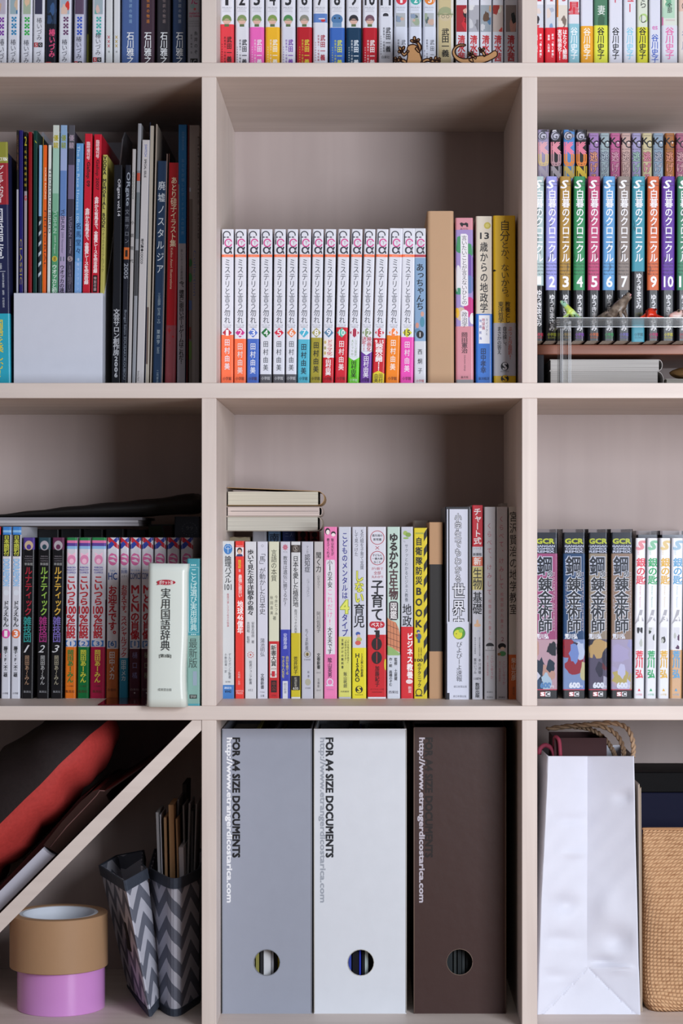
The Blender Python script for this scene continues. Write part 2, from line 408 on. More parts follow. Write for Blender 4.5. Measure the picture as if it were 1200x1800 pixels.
book(329, 351.5, T1, s1, zA, 'b7b6bd', 'pale grey comic volume with pink script next to the upright board',
     [('v', 'ふた', 1, -22, 8, 12, 'c04078', .02), ('e', -2, 11, 4, 4, '9ab8b8'), ('e', 2, 16, 2.2, 2.2, 'd86060'), ('h', 'melted in', 1, 21, 25, 17, 'c83a70', .01, .3), ('h', 'my mellow', 2, 26, 31, 19, 'c83a70', .01, .3),
      ('h', 'ooooo ooo', 0, 36.5, 38.5, 17, '96969c'), ('h', 'oooo oooo', 0, 40.5, 42.5, 17, '96969c'), ('h', 'ooooo oooo', 0, 45, 47, 19, '96969c'),
      ('v', '糸井のぞ', 4, 53, 97, 6, '2c2c30'), ('v', '原作・脚本 宮', -4, 60, 95, 3, '44444a'), ('b', -6, 7, 103, 116, '2a2a2e'), ('h', 'LC', 0, 105, 114, 9, 'c8c8ca')], 0)

G = 'numbered comic volumes on the top shelf in the middle'
pel = [(385.5, 411, '1', 'e0404a', '3c2020', 43, '6f8a50', 'red'), (412.8, 437, '2', 'd9dae2', '2c2c34', 48, '7f9460', 'white'), (438, 464, '3', 'e868b8', 'f0e8f0', 48, '6f9458', 'pink'),
       (465.6, 491.5, '4', 'edb52c', 'f4f0e0', 48, '7f9a50', 'amber-yellow'), (493.3, 519, '5', 'd6d6e2', '7438a8', 48, '4c8a50', 'white'), (521, 548, '6', 'b8202c', 'd8c840', 48, '88887c', 'dark red'),
       (549.5, 575.6, '7', 'dcdde6', 'a82038', 40, '6c88b8', 'white'), (578.5, 605.5, '8', '3c68b8', 'd8dc50', 49, '5078a8', 'bright blue'), (607.8, 634.5, '9', '163a58', 'e0e8f0', 49, '282830', 'navy blue'),
       (636.5, 662.5, '10', 'b81c2c', 'f0e8e8', 49, '705060', 'crimson'), (664.8, 690, '11', 'd8dae4', '2c2c34', 29, '303038', 'white')]
for i, (x0, x1, d, bc_, tc, yb, hc, cn) in enumerate(pel):
    pic = [('e', 0, 34, 8, 8, hc), ('e', 0, 38, 6.5, 5, 'd8b0a0'), ('b', -8.5, 8.5, 34.5, 36, hc), ('b', -4, 4, 42.5, 47, '5c6e48')] if d != '11' else [('e', 0, 27, 5, 4, hc)]
    if d == '7': pic = [('b', -12, 12, 24, 40, '5c80c0'), ('e', 5, 36, 4, 2.6, 'c03038'), ('b', -3, 8, 32, 34, 'e0e0e8')]
    if d == '8': pic = [('e', 0, 34, 10, 9, '4c78a8'), ('b', -8, 8, 40, 48, '6c90b8'), ('e', -4, 32, 1.5, 1.5, '203040'), ('e', 4, 32, 1.5, 1.5, '203040')]
    lab = {'2': 'white comic volume numbered 2 with black lettering on the top shelf', '5': 'white comic volume numbered 5 with purple lettering', '7': 'white comic volume numbered 7 with dark red lettering',
           '11': 'white comic volume numbered 11 with black lettering, left of the wooden gecko'}.get(d, 'white comic volume numbered %s with a %s paper band' % (d, cn))
    book(x0, x1, T1, s1, zA, 'dedfe8', lab,
         [('h', d, 0, -13, 9, 10 if len(d) == 1 and d != '1' else (4 if d == '1' else 17), '26262c', .02), ('h', 'PELELIU', 0, 12.5, 15, 16, '8c8c96'), ('h', 'ooooooo', 0, 16.5, 18, 12, 'a8a8b0'), ('h', 'oooooooo', 0, 19.5, 21, 15, 'a8a8b0')] + pic +
         [('v', '武田一義', 4.5, yb + 21 if d != '11' else 48, yb + 67 if d != '11' else 92, 8, tc, .02), ('v', '原案協力・平塚柾緒', -3, yb + 21 if d != '11' else 48, yb + 68 if d != '11' else 92, 3.2, tc), ('v', '太平洋戦争研究会', -8, yb + 33, yb + 68, 2, tc)]
         + ([('h', '白泉社', 0, 98, 103, 14, '33333a')] if d == '11' else []), .8, obi=(yb, bc_), group=G, rad=.003)
for x0, x1, d, c, cn in ((692, 716, '1', 'd0384a', 'red'), (717.5, 741, '2', '40a8a0', 'teal'), (742.5, 766, '3', 'e08030', 'orange')):
    book(x0, x1, T1, s1, zA, 'd6dbe8', 'white comic volume with a %s disc numbered %s, behind the upright gecko' % (cn, d),
         [('e', 1, -1, 9.5, 9.5, c), ('h', d, 1, -6, 5, 3 if d == '1' else 6, 'f0f0f0', .02), ('h', 'PELELIU', 0, 12, 14.5, 15, '8c8c96'), ('h', 'oooooooo', 0, 17, 18.5, 12, 'a8a8b0'),
          ('a', -8, 8, 23, 47, 'b0b4b8', ['58686a', '9aa890', '8898b0', 'c8a898'], ord(d)), ('v', '武田一義', 5, 69, 113, 7, '33333c'), ('v', '原案協力・平塚柾緒', -4, 69, 112, 3, '44444c'), ('v', '研究会', -8, 85, 112, 2, '66666c')], .5, obi=(48, 'd4d8e6'), group=G, rad=.003)
book(767.5, 797.5, T1, s1, zA, 'c9b98f', 'beige-yellow thick comic volume between the two wooden geckos',
     [('b', -14.5, -12, -170, 112, 'd8d4cc'), ('b', 10, 14.5, -170, 112, 'd8d4cc'), ('e', 0, 24, 13.5, 12, '9aa07c'), ('e', 0, 30, 11, 7, 'c8b898'), ('b', -14, 14, 24, 26, '868c68'), ('o', -4, 29, 3, 3, .7, '5c5c50'), ('o', 4, 29, 3, 3, .7, '5c5c50'),
      ('v', '武田一義', 0, 50, 100, 12, '262420', .02)], 0, rad=.003)
for i, (x0, x1, a, cs, lb) in enumerate(((800.5, 821, 'a01c28', ['c82430', '2a2024', 'd8a898', '700f18'], 'white comic volume with a deep red picture and red lettering'),
                                   (822.5, 842, 'a8a8b0', ['c8c8cc', '78787e', 'd8d8d8'], 'white comic volume with a plain grey picture and red lettering'),
                                   (843, 864, '98a0a8', ['c09870', '50789c', 'c8c8cc', '604838'], 'white comic volume with a blue and tan picture and red lettering'),
                                   (865, 884.5, 'c8b8b0', ['c84038', 'c89870', 'd8d8c8', 'a03028'], 'white comic volume with a salmon-red and cream picture, right of the lying gecko'),
                                   (885.5, 910, '8a7c78', ['20242a', '242a28', 'c89080', '182020'], 'white comic volume with a black and skin-toned picture, beside the upright board'))):
    book(x0, x1, T1, s1, zA, 'd8d9e2', lb, [('b', -9, 9, -60, -1, 'd8d9e2'), ('h', 'う!', 0, -10, 0, 12, 'b02040', .02), ('a', -9, 9, 9, 56, a, cs, 20 + i), ('v', '清水茜', 0, 62, 108, 12, 'c0242c', .025)], .5, group='comic volumes with red author names', rad=.0012)

G = 'comic volumes on the top shelf at the right'
for x0, x1, tc, hh, lb in ((936, 955.5, 'e9485a', 'b84858', 'white comic with a red band, first right of the upright board, top shelf'), (957.5, 976.5, 'e9485a', '7898c0', 'white comic with a red band and a bluish sketch above it'),):
    book(x0, x1, T1, s1, zA, 'dedfe6', lb, [('h', '12'[x0 > 950], 2, -8, 2, 5, 'b03040', .02), ('a', -6, 9, 8, 50, 'c8ccd6', [hh, '302830' if x0 < 950 else 'a8b0c0', 'd8c8c0'], int(x0)),
         ('v', '原作「働く細胞」', 4, 59, 104, 3.4, 'f4e8ea', .03), ('v', '漫画 九四真', -3, 61, 92, 3.4, 'f4e8ea', .03)], 0, obi=(49, 'd92a38'), group=G)
book(977.7, 998, T1, s1, zA, 'dedfe6', 'white comic with a red band carrying large white lettering', [('b', -10, -7, -170, 30, 'e08030'), ('h', '3', 3, -8, 2, 6, 'b03040', .02), ('a', -7, 9, 9, 48, 'd8d0c4', ['7a6a60', 'c8b8b0', 'e0d8d0'], 5),
     ('v', 'はたらく細胞', 4.5, 52, 104, 7, 'f8f0f0', .02), ('v', '実写映画化!!', -4.5, 52, 106, 7, 'f8f0f0', .02)], 0, obi=(48, 'd42432'), group=G)
tn = [(998.6, 1018.5, '8cc0ce', 'e8f0f4', 42, '星', 'd02c3c', 'dcdde4', 'white comic with a light blue band and a large red character'), (1020, 1042.5, 'eba62c', 'f6f0e0', 46, '', '', 'dadbe8', 'white comic with an orange band and white lettering'),
      (1043.2, 1068, 'dde04a', '22221e', 45, '妻', 'e8ece8', '4c7c60', 'green comic with a lime-yellow band'), (1069.5, 1094, 'dcdce8', '202024', 47, 'ト', 'c83050', 'dcdce8', 'all-white comic with black author lettering'),
      (1095.5, 1118, 'dcdee8', '88c8e0', 48, 'ュー', 'd04050', 'dcdee8', 'white comic with pale blue author lettering'), (1119.3, 1138.6, 'dcd83a', '26261c', 48, 'らし', '38383c', 'd6dccc', 'white comic with a yellow band and a pale green patch'),
      (1140.3, 1161, 'd8d9e6', '3c5cb8', 60, '', '', 'd8d9e6', 'white comic with blue author lettering'), (1162.5, 1190.6, 'd8d8e2', 'e070a8', 45, '全部', '282828', 'd6dad0', 'white comic with pink author lettering and a leafy picture')]
for x0, x1, bc_, tc, yb, t, t2, c, lb in tn:
    pr = []
    if t == '星': pr = [('v', '星', 0, 3, 25, 18, t2, .04)]
    elif t == '妻': pr = [('a', -11, 11, -60, 45, '4c7c60', ['78a888', '386048', '5c9070'], 9), ('v', '妻', 1, 7, 28, 13, t2)]
    elif t == 'ト': pr = [('v', 'ト', 1, -14, 8, 13, t2, .02)]
    elif t == 'ュー': pr = [('v', 'ュー', 0, -10, 22, 13, t2, .02)]
    elif t == 'らし': pr = [('e', 2, 32, 8, 8, 'a8c878'), ('e', 1, 33, 5.5, 6, 'd6dccc'), ('v', 'らし', 1, -6, 46, 12, t2, .005)]
    elif t == '全部': pr = [('a', -13, 9, -60, 32, 'b0d0b8', ['70a888', 'd8e0c8', 'd88840', '58a0a0'], 12), ('v', '全部', 0, 5, 23, 8, t2, .01), ('h', 'ooooooo', 1, 34, 37, 16, 'c8a0a8'), ('b', -14, -11, 30, 56, 'e080b0')]
    y0 = 48 if yb < 60 else 60
    pr += [('v', '谷川史子', 0, y0 if tc != 'f6f0e0' else 49, 104 if tc != '3c5cb8' else 111, 11.5 if x1 - x0 < 26 else 14, tc, .015)]
    if yb == 60: pr += [('h', 'es', 0, 46, 52, 9, 'd080b8', .02)]
    book(x0, x1, T1, s1, zA, c, lb + ' on the top shelf', pr, 0, obi=(yb, bc_) if bc_ != c else None, group=G)
book(1192, 1216, T1, s1, zA, 'd8cfc8', 'pale comic with a peach cover cut by the right edge of the photo', [('b', -11, 11, -60, 20, 'd8b8a8'), ('v', '谷川', 0, 50, 90, 12, '8890a8'), ('h', 'o', -3, 5, 16, 6, '303030')], 0)

# ================================================================ SECOND SHELF, MIDDLE
G = 'matching white comic volumes in the middle cubby'; s2 = .06
OR = 'f4744a'
MY = [(388, 409.8, 1, '1', 'b8283c', (589, 'f8754c'), 'e4e4ea', 'a coral-orange'), (411, 432, 1.3, '2', 'c83088', (596, 'f8754c'), 'e6d8d4', 'a coral-orange'), (433.5, 454.5, 2, '3', '5878c8', (596, '4a6cc0'), 'e0e4ee', 'a blue'),
      (456, 477, 2, '4', '1e7038', None, '30343c', ''), (479, 500, 2.5, '5', 'd02440', None, '30343c', ''), (501.5, 521, 3, '6', 'e88048', None, '30343c', ''),
      (522.5, 543.5, 3.5, '7', '48b0cc', (597, '55b4cc'), '20303c', 'a sky-blue'), (544.5, 564.5, 4.5, '8', 'a8a060', (594, 'a39634'), '28281c', 'an olive'), (566, 586, 5, '9', '5880a0', (629, 'c8202c'), 'f0e8e4', 'a red and white'),
      (588, 609, 6, '10', '58b8a0', (576, 'cf2232'), 'f0e4e4', 'a tall red'), (610.5, 630.5, 7, '11', 'a82848', (628, '66c828'), '203018', 'a bright green'), (632, 652, 8, '12', '889870', (618, '6a3898'), 'ece4f0', 'a purple'),
      (653.5, 675, 8, '13', 'c82840', (595, 'c8202c'), 'f0e4e4', 'a red and yellow'), (677, 701, 7, '14', 'f08040', (590, 'f08418'), 'f4e8dc', 'an orange'), (702.5, 726, 4, '15', 'd0cc38', (593, 'e64cb0'), 'f0dce8', 'a hot pink')]
def fca(x):
    return [('o', -1.5, 413, 7, 7, 1.9, '3a3a44'), ('b', -8, 7, 414.5, 422, 'dcdde6'), ('b', -8.4, -6.3, 412, 430, '3a3a44'), ('b', -6.5, 2.5, 416, 418, '3a3a44'), ('e', -2.5, 417, .9, 1.6, 'dcdde6'),
            ('o', 1.5, 427, 7, 7.6, 2.1, 'd0408c'), ('b', 5.5, 9, 425, 429, 'dcdde6'), ('h', 'Y', 2, 423.5, 430, 4.5, 'b08098'), ('h', 'α', 1, 434, 446, 14, '3a3a44', .012), ('b', -20, 20, 447.5, 452, OR), ('h', 'flowers', 0, 448.8, 450.8, 11, 'f4c0a8')]
for i, (x0, x1, ln, d, dc, ob, ac, cn) in enumerate(MY):
    yt = 401.5 if i >= 13 else 403
    pr = fca(0) + [('v', 'ミステリと言う勿れ', 0, 455, 569, 10, '40404a'), ('h', 'Do not say', 0, 570.5, 573, 14, '808088'), ('h', 'mystery', 0, 574, 576.5, 12, '808088')]
    if ob and int(d) in (13,): pass
    pr += [('p', [(0, 576.5), (-8.3, 585), (0, 593.5), (8.3, 585)], dc), ('h', d, 0, 580, 590, 4 if d == '1' else (7 if len(d) == 1 else 10), 'f0eef2' if d != '15' else '303020', .01)]
    if d == '1': pr[-2] = ('p', [(0, 576.5), (-8.3, 585), (-4, 589), (4, 589), (8.3, 585)], dc)
    if int(d) in (4, 5, 6): pr += [('b', -20, 20, 658, 676, '56565c'), ('v', '田村由美', 0, 598, 653, 8.5, ac), ('h', '小学館', 0, 662, 668, 15, 'd8d8dc')]
    elif int(d) <= 8 or int(d) in (14, 15, 10): pr += [('v', '田村由美', 0, ob[0] + (6 if d != '10' else 22), ob[0] + (62 if d != '10' else 76), 9, ac, .01), ('h', '小学館', 0, 662.5, 668.5, 15, ac if int(d) in (7, 8) else '5a2c28')]
    elif d == '9': pr += [('b', -20, 20, 596, 624, 'e6dcd6'), ('p', [(-10, 624), (0, 631), (10, 624)], 'e6dcd6'), ('v', 'ドラマ化', 2, 597, 625, 9, 'c02848', .01), ('e', -6, 602, 2, 3, 'c8b070'), ('e', -6, 612, 2, 3, 'a8a070'), ('e', -6, 621, 2, 3, 'c8b070'), ('v', '田村由美', 0, 632, 660, 9, 'f4ecec', .02), ('h', '小学館', 0, 663, 669, 14, '5a2020')]
    elif d == '11': pr += [('v', 'シリーズ累計', 3, 597, 626, 4, '98b088'), ('v', '大ヒット中', -3, 597, 626, 4, '98b088'), ('p', [(-10, 628), (0, 634), (10, 628)], 'dcdde6'), ('v', '田村由美', 0, 634, 664, 8.5, ac, .01), ('h', '小学館', 0, 666, 671, 13, 'e0f0d8')]
    elif d == '12': pr += [('v', '映画化', 4.5, 592, 618, 7.5, 'c03040', .01), ('v', '決定!!', -4.5, 592, 618, 7.5, 'c03040', .01), ('p', [(-10, 618), (0, 625), (10, 618)], 'dcdde6'), ('v', '田村由美', 0, 626, 664, 9, ac, .01), ('h', '小学館', 0, 665, 671, 13, '2c1840')]
    elif d == '13': pr += [('h', '9.15', 0, 598, 604, 15, 'f4ecec', .02), ('v', '映画公開!!', 0, 604, 652, 12, 'f4ecec', .03), ('b', -20, 20, 657, 676, 'dcc82c'), ('p', [(-10, 649), (-10, 657), (10, 657), (10, 649), (0, 656)][0:0] or [(-10, 656.9), (0, 652), (10, 656.9)], 'dcc82c'), ('v', '田村', 4, 657, 673, 7, '3c3410', .01), ('v', '由美', -4, 657, 673, 7, '3c3410', .01)]
    dn = ['crimson', 'magenta', 'blue', 'dark green', 'bright red', 'pale orange', 'turquoise', 'khaki', 'slate-blue', 'mint', 'wine-red', 'sage-green', 'scarlet', 'orange', 'yellow'][i]
    lb = ('white comic volume with a %s diamond numbered %s and %s band' % (dn, d, cn)) if cn else ('white comic volume with a %s diamond numbered %s and a dark grey foot' % (dn, d))
    book(x0, x1, yt, s2, zB, 'dcdde6', lb, pr, ln, obi=ob, group=G, rad=.0016, dep=.112)
book(727.5, 748.5, 401.5, s2, zB, 'd0d2da', 'light blue comic volume with black brush lettering next to the kraft-wrapped book',
     [('b', -20, 20, 453, 600, '7f9dbe')] + fca(0) + [('b', -20, 20, 447.5, 452, 'b03c48'), ('v', 'あっちゃんち', 0, 463, 545, 13, '1c2028', .012), ('e', 4, 552, 3, 4.5, 'c89888'), ('e', 4, 566, 4, 9, '4c88a0'), ('e', -5, 572, 3, 5, 'c88c7c'), ('e', -4, 582, 5, 5, '5c80a0'),
      ('e', 0, 588, 6.5, 7, '202026'), ('b', -.8, .8, 584, 592, 'd8d8dc'), ('v', '西炯子', 0, 610, 660, 7.5, '26262c'), ('h', '小学館', 0, 667, 672, 14, 'c05060')], 0, obi=(600, 'cfd0d6'), rad=.0016)
book(751, 798.5, 371, s2, zB, 'b99676', 'thick book wrapped in plain brown kraft paper', (), -1, dep=.135, name='wrapped_book', rad=.004, rough=.75)
book(800.5, 832.5, 383, s2, zB, 'c9838f', 'pink and violet hardback with a white title strip',
     [('b', -20, 20, 403, 574, '9a86bc'), ('b', -20, 20, 383, 404, 'cc8894'), ('e', -8, 430, 9, 15, '3f8c5c'), ('e', 8, 440, 9, 12, '3f8c5c'), ('e', 7, 470, 12, 24, '6c4c9c'), ('e', -11, 490, 6, 24, 'd8d4d8'), ('e', 9, 500, 9, 16, '5c74a8'), ('e', -10, 512, 8, 6, '3f8c6c'),
      ('e', 9, 540, 10, 18, 'c0307c'), ('e', -6, 552, 9, 12, 'c8b09c'), ('e', -13, 550, 4, 9, 'e0b030'), ('e', 14, 560, 5, 10, 'e0dcd8'), ('b', -20, 20, 674, 690, '888'),
      ('p', [(-6, 411), (-6.5, 414), (-6.5, 536), (-3, 538), (3, 538), (6.5, 536), (6.5, 414), (3, 411)], 'e2dee2'), ('p', [(-6.5, 548), (-6.5, 574), (6.5, 574), (6.5, 548), (3, 545), (-3, 545)], 'e2dee2'),
      ('p', [(-8, 393), (-5, 391), (0, 393), (3, 391), (7, 393), (7, 397), (5, 397), (5, 400), (2, 400), (1, 397), (-2, 397), (-3, 400), (-5, 398)], '1c1820'), ('h', '晶文社', 0, 402, 405, 14, '5c4868'),
      ('v', '言い大いことが言えないひとの', 0, 414, 536, 9, '302838'), ('v', '政治学', 0, 548, 575, 9.5, '302838'), ('v', '岡田憲治', 0, 584, 621, 10, '402c34', .01), ('r', 'OKADA KENJI', 0, 624, 652, 3, '6c5058'), ('h', '晶文社', 0, 661, 665, 13, '402c34')][0:11] +
     [('e', 14, 560, 5, 10, 'e0dcd8'), ('b', -20, 20, 667.5, 690, '8c8c90'), ('p', [(-6, 411), (-6.5, 414), (-6.5, 536), (-3, 538), (3, 538), (6.5, 536), (6.5, 414), (3, 411)], 'e2dee2'), ('p', [(-6.5, 548), (-6.5, 574), (6.5, 574), (6.5, 548), (3, 545), (-3, 545)], 'e2dee2'),
      ('p', [(-8, 393), (-5, 391), (0, 393), (3, 391), (7, 393), (7, 399), (4, 399), (3, 396), (-2, 396), (-3, 399), (-5, 398)], '1c1820'), ('h', '晶文社', 0, 401, 404, 14, '5c4868'),
      ('v', '言いたいことが言えないひとの', 0, 414, 536, 9, '302838'), ('v', '政治学', 0, 548, 575, 9.5, '302838'), ('v', '岡田憲治', 0, 584, 621, 10, '402c34', .01), ('r', 'OKADA KENJI', 0, 624, 652, 3, '6c5058'), ('h', '晶文社', 0, 661, 665, 13, '402c34')],
     -1, obi=(574, 'cc8590'), dep=.130, name='hardback_book', hard=True)
book(835.5, 865, 380, s2, zB, 'cfc4b4', 'cream hardback with a blue paper band carrying a white label',
     [('e', 6, 396.5, 6, 6, 'b8a848'), ('e', 6, 396.5, 3.5, 3.5, 'c8bc68'), ('h', '13', 1, 409, 420, 15, '1c1c22', .02), ('v', '歳からの地政学', 0, 425, 550, 13, '1c1c22', .012), ('b', -9, 10, 554, 604, 'dcdbe0'),
      ('v', 'カイゾクと', 5, 559, 590, 4, '303860', .01), ('v', '地球儀', -1, 559, 580, 5, 'a03c58', .01), ('v', '地政航海', -6, 559, 600, 4, '4858a0', .01), ('v', '田中孝幸', -1, 612, 656, 9, '18305c', .02), ('h', '東洋経済', 0, 663, 668, 19, '142c58')],
     0, obi=(552, '2f6cc0'), dep=.130, name='hardback_book', hard=True)
book(867, 907, 379, s2, zB, 'e3b71c', 'wide yellow book with a pale grey paper band at the right end',
     [('v', '自分', 1, 387, 424, 17, '26241c'), ('v', 'とか、ないから。', 1, 424, 530, 14, '26241c'), ('v', '教養とし', 5.5, 530, 568, 9, '26241c', .01), ('v', '東洋哲学', -6.5, 530, 568, 9, '26241c', .01),
      ('p', [(-20, 474), (-20, 478), (-17, 477), (-14, 476), (-17, 474)], '1c1c1c'), ('v', 'ぶっとび超訳!', 9.5, 574, 632, 6.5, 'c8604c', .005), ('v', '自分探し、', 0, 574, 612, 7, '2c2c30', .008), ('v', 'まさかの答え', -9.5, 574, 623, 7, '2c2c30', .008),
      ('e', 0, 644, 7, 7.5, '1c1c20'), ('h', 'S', 0, 638, 650, 7, 'd0d0d4', .03), ('h', 'Sunmark', 0, 652, 654, 15, '505058'), ('e', 0, 665.5, 7, 6, '1c1c20'), ('h', 'S', 0, 660, 671, 7, 'e3b71c', .03)],
     -1, obi=(568, 'bdbcc2', 661), dep=.128, name='paperback_book')

# ================================================================ SECOND SHELF, LEFT
s = .062
book(-33, 19, 269, s, zB, '22264a', 'thick navy reference book with a cyan lower band at the far left',
     [('b', -30, 30, 250, 287, '8a8a34'), ('h', '改訂版', 12, 277, 283, 26, 'e8e8e0', .02), ('b', -30, 30, 287, 360, '96202c'), ('v', 'プレミアムカラー', 12, 291, 357, 11, 'ece4e4', .01),
      ('v', '国語便覧', 6, 366, 455, 20, 'dfe2ea', .005), ('v', '監修', 10, 463, 474, 6, 'd0d4dc'), ('b', -3, 19, 477, 478, 'b0b4c0'), ('v', '広島大学教授 監修 竹村信治', 15, 480, 541, 3.5, 'c8ccd8'), ('v', '編集委員 同志社大学', 2, 480, 541, 3.5, 'c8ccd8'),
      ('v', '国語を楽しむ!', 7, 562, 664, 13, 'dcc83c', .015)], -5, obi=(552, '2fa3ba'), dep=.19, name='reference_book', rad=.0022, pc='c8d0dc')
# white magazine file
tF = .0015; sF = .06; kF = K(sF)
xa, xb = (24 - VX) * kF, (179.5 - VX) * kF; hF = P(0, 515, sF).z - zB; WHT = mat('c9ccd8', .42, .4, 'card')
mf = thing('magazine_file', ((xa + xb) / 2, sF, zB), 'white cardboard magazine file packed with magazines, in the left cubby', 'magazine file')
hw = (xb - xa) / 2
box('front_panel', (-hw, 0, 0), (hw, tF, hF), WHT, mf, .0004)
box('bottom_panel', (-hw + tF, tF, .0002), (hw - tF, .235, tF), WHT, mf)
for sg in (-1, 1):
    prof = [(tF, 0), (.235, 0), (.235, .312), (.17, .312), (.15, .300), (.115, .24), (.085, .185), (.062, .150), (.035, .122), (.012, .1), (tF, hF)]
    V = []
    for e in (0, tF):
        for y, z in prof: V.append((sg * (hw - e) + (.0055 * max(0, z - .08) / .23 if sg > 0 else .004 * max(0, z - .1) / .2), y, z))
    n = len(prof); F = [tuple(range(n)), tuple(range(n, 2 * n))[::-1]] + [(i, n + i, n + (i + 1) % n, (i + 1) % n) for i in range(n)]
    if sg < 0: F = [f[::-1] for f in F]
    mk('side_panel', V, F, WHT, mf)
box('back_panel', (-hw + tF, .2335, 0), (hw + .003 - tF, .235, .312), WHT, mf)
G = 'magazines standing in the white magazine file'
sm = .076; zm = zB + .0018
def mag(x0, x1, yt, c, lb, pr=(), lean=6, sh=sm, dep=.2, g=G, z=None, **kw):
    return book(x0, x1, yt, sh, zm if z is None else z, c, lb, pr, lean, dep=dep, name=kw.pop('name', 'magazine'), group=g, rad=.0009, **kw)
mag(27.5, 32, 229, '15130f', 'thin black magazine with brown lettering, leftmost in the magazine file', [('r', 'GALLOP SPECIAL', 0, 238, 300, 3, '6a4020'), ('b', -3, 3, 333, 520, 'a8a8b4')], 1)
mag(33, 40.5, 229, '231c66', 'thin deep blue magazine in the left half of the magazine file', [('r', 'CLASSIC', 0, 420, 500, 4, 'a89838')], 0)
mag(41, 47, 232, '141210', 'thin black magazine with yellow lettering next to the deep blue one', [('h', '2', 0, 240, 256, 4, 'c0b028'), ('v', '名馬全集保存版', 0, 262, 330, 4, 'b8a030'), ('b', -3.2, 3.2, 336, 520, '9a9098'), ('h', 'G', 0, 344, 352, 4, 'b02030', .03)], 1)
mag(48.5, 55.5, 232, '8a0f18', 'thin dark red magazine without visible lettering', (), 1)
mag(56.5, 64, 230, '0f3a34', 'thin dark green magazine with a yellow mark', [('p', [(-1, 246), (3, 252), (0, 250)], 'c0c030')], 2)
mag(65, 71, 255, '86aed6', 'thin light blue magazine with a striped dark lower half', [('b', -4, 4, 380, 520, '20242c')] + [('p', [(-3, 392 + i * 18), (3, 386 + i * 18), (3, 391 + i * 18), (-3, 399 + i * 18)], 'b8c4d0') for i in range(6)], 3)
mag(72, 79.5, 255, 'e2601c', 'thin bright orange magazine with a yellow-green edge', [('b', -5, -2.2, 240, 520, 'b8a850'), ('r', 'HORSE RACING', 1.5, 295, 350, 3, 'f0e0c0'), ('r', 'MEMORIAL', 1.5, 370, 470, 3, '402010')], 3)
mag(80.5, 86.5, 255, 'd4d8d4', 'thin white magazine with black lettering beside the orange one', [('r', 'THOROUGHBRED', 1, 295, 410, 3.5, '202422')], 4)
mag(87.5, 99.5, 231, '9fc4b4', 'pale green magazine with a yellow disc numbered 8', [('b', -9, 9, 220, 260, 'c8d0c8'), ('b', -9, 9, 370, 520, '4c9068'), ('b', -9, 9, 340, 372, '78ac90'), ('v', '優駿', 0, 236, 262, 8, 'b0a428', .02), ('r', 'YUSHUN', 0, 370, 410, 6, 'a8ccb8', .01), ('r', '2009 August', 0, 414, 446, 3.5, 'c8dcd0'),
    ('e', 0, 455, 4.6, 5, 'c8b440'), ('h', '8', 0, 451.5, 458.5, 4, '3c3820'), ('v', 'ウオッカと初仔', 0, 465, 523, 8, 'dce8e0', .015)], 5)
mag(100.5, 112.8, 231, '9aa8d0', 'lilac-blue magazine with the number 11 in black', [('b', -9, 9, 220, 262, '88a8cc'), ('b', -9, 9, 300, 380, '6080b8'), ('b', -9, 9, 380, 520, 'a496b8'), ('v', '優駿', 0, 236, 262, 8, '88944c', .02), ('r', 'YUSHUN', 0, 368, 404, 6, '282c48', .01), ('r', '2009 November', 0, 408, 445, 3.5, '3c3c58'),
    ('h', '11', 0, 451.5, 459, 6, '385058', .02), ('v', 'ウオッカの連覇', 0, 466, 522, 8, '202030', .015)], 5.5)
mag(114, 126, 231, '3c3848', 'dark grey-purple magazine with a greyish pink disc numbered 5', [('b', -9, 9, 220, 262, '4c4c54'), ('b', -9, 9, 290, 350, '6a6080'), ('v', '優駿', 0, 236, 262, 8, 'a090a0', .02), ('r', 'YUSHUN', 0, 380, 416, 5, '8c84a0'), ('r', '2008 May', 0, 420, 446, 3.5, 'a8a0b0'), ('e', 0, 455, 4.6, 5, '988890'), ('h', '5', 0, 451.5, 458.5, 4, '302830'),
    ('v', '104回ダービー', 0, 466, 522, 6, '787080')], 6)
mag(127.5, 141, 252, '5f96cc', 'sky-blue magazine with brush lettering in the magazine file', [('b', -9, 9, 460, 520, '7aa4d8'), ('r', 'The Best Race Horses 100', -2, 256, 392, 4.5, 'b8d4ec'), ('v', '名馬堂々', 0, 390, 448, 9, '20406c', .01), ('v', '優駿ランブリング', 0, 452, 520, 4, 'c0d4f0')], 6, dep=.19)
mag(141.8, 155.5, 235, 'c42234', 'bright red magazine with Gallop 09 in black, left one of two red ones', [('v', '臨時増刊号', 0, 249, 281, 6, 'eac8cc', .02), ('r', 'Gallop 09', 0, 285, 328, 7, '2a1014', .02), ('v', '金杯から有馬まで、全重賞レースを完全収録', 0, 366, 500, 7, 'f0dcde', .03)], 7, dep=.19)
mag(156.5, 170.5, 236, 'bc1c30', 'bright red magazine with 2007 in black, right one of two red ones', [('v', '臨時増刊号', 0, 246, 278, 6, 'eac8cc', .02), ('r', 'Gallop 2007', 0, 281, 334, 6.5, '401018', .015), ('v', '金杯から有馬まで、全重賞レースを完全収録', 0, 346, 480, 6.5, 'f0dcde', .03), ('b', -4, 4, 484, 514, '200c10'), ('v', '特別付録', 0, 486, 512, 4.5, 'd8b8bc')], 8.5, dep=.19)
mag(171.5, 180, 272, 'b0a858', 'olive-yellow book with black capital letters, rightmost in the magazine file', [('v', 'VODKA MEMORIAL BOOK', 0, 274, 401, 5.5, '24221a', .03), ('v', 'ウオッカメモリアルブック', 0, 402, 478, 5, '504c30')], 9, dep=.17)
G = 'large books and magazines leaning right of the magazine file'
q = dict(sh=.07, dep=.21, g=G, z=zB)
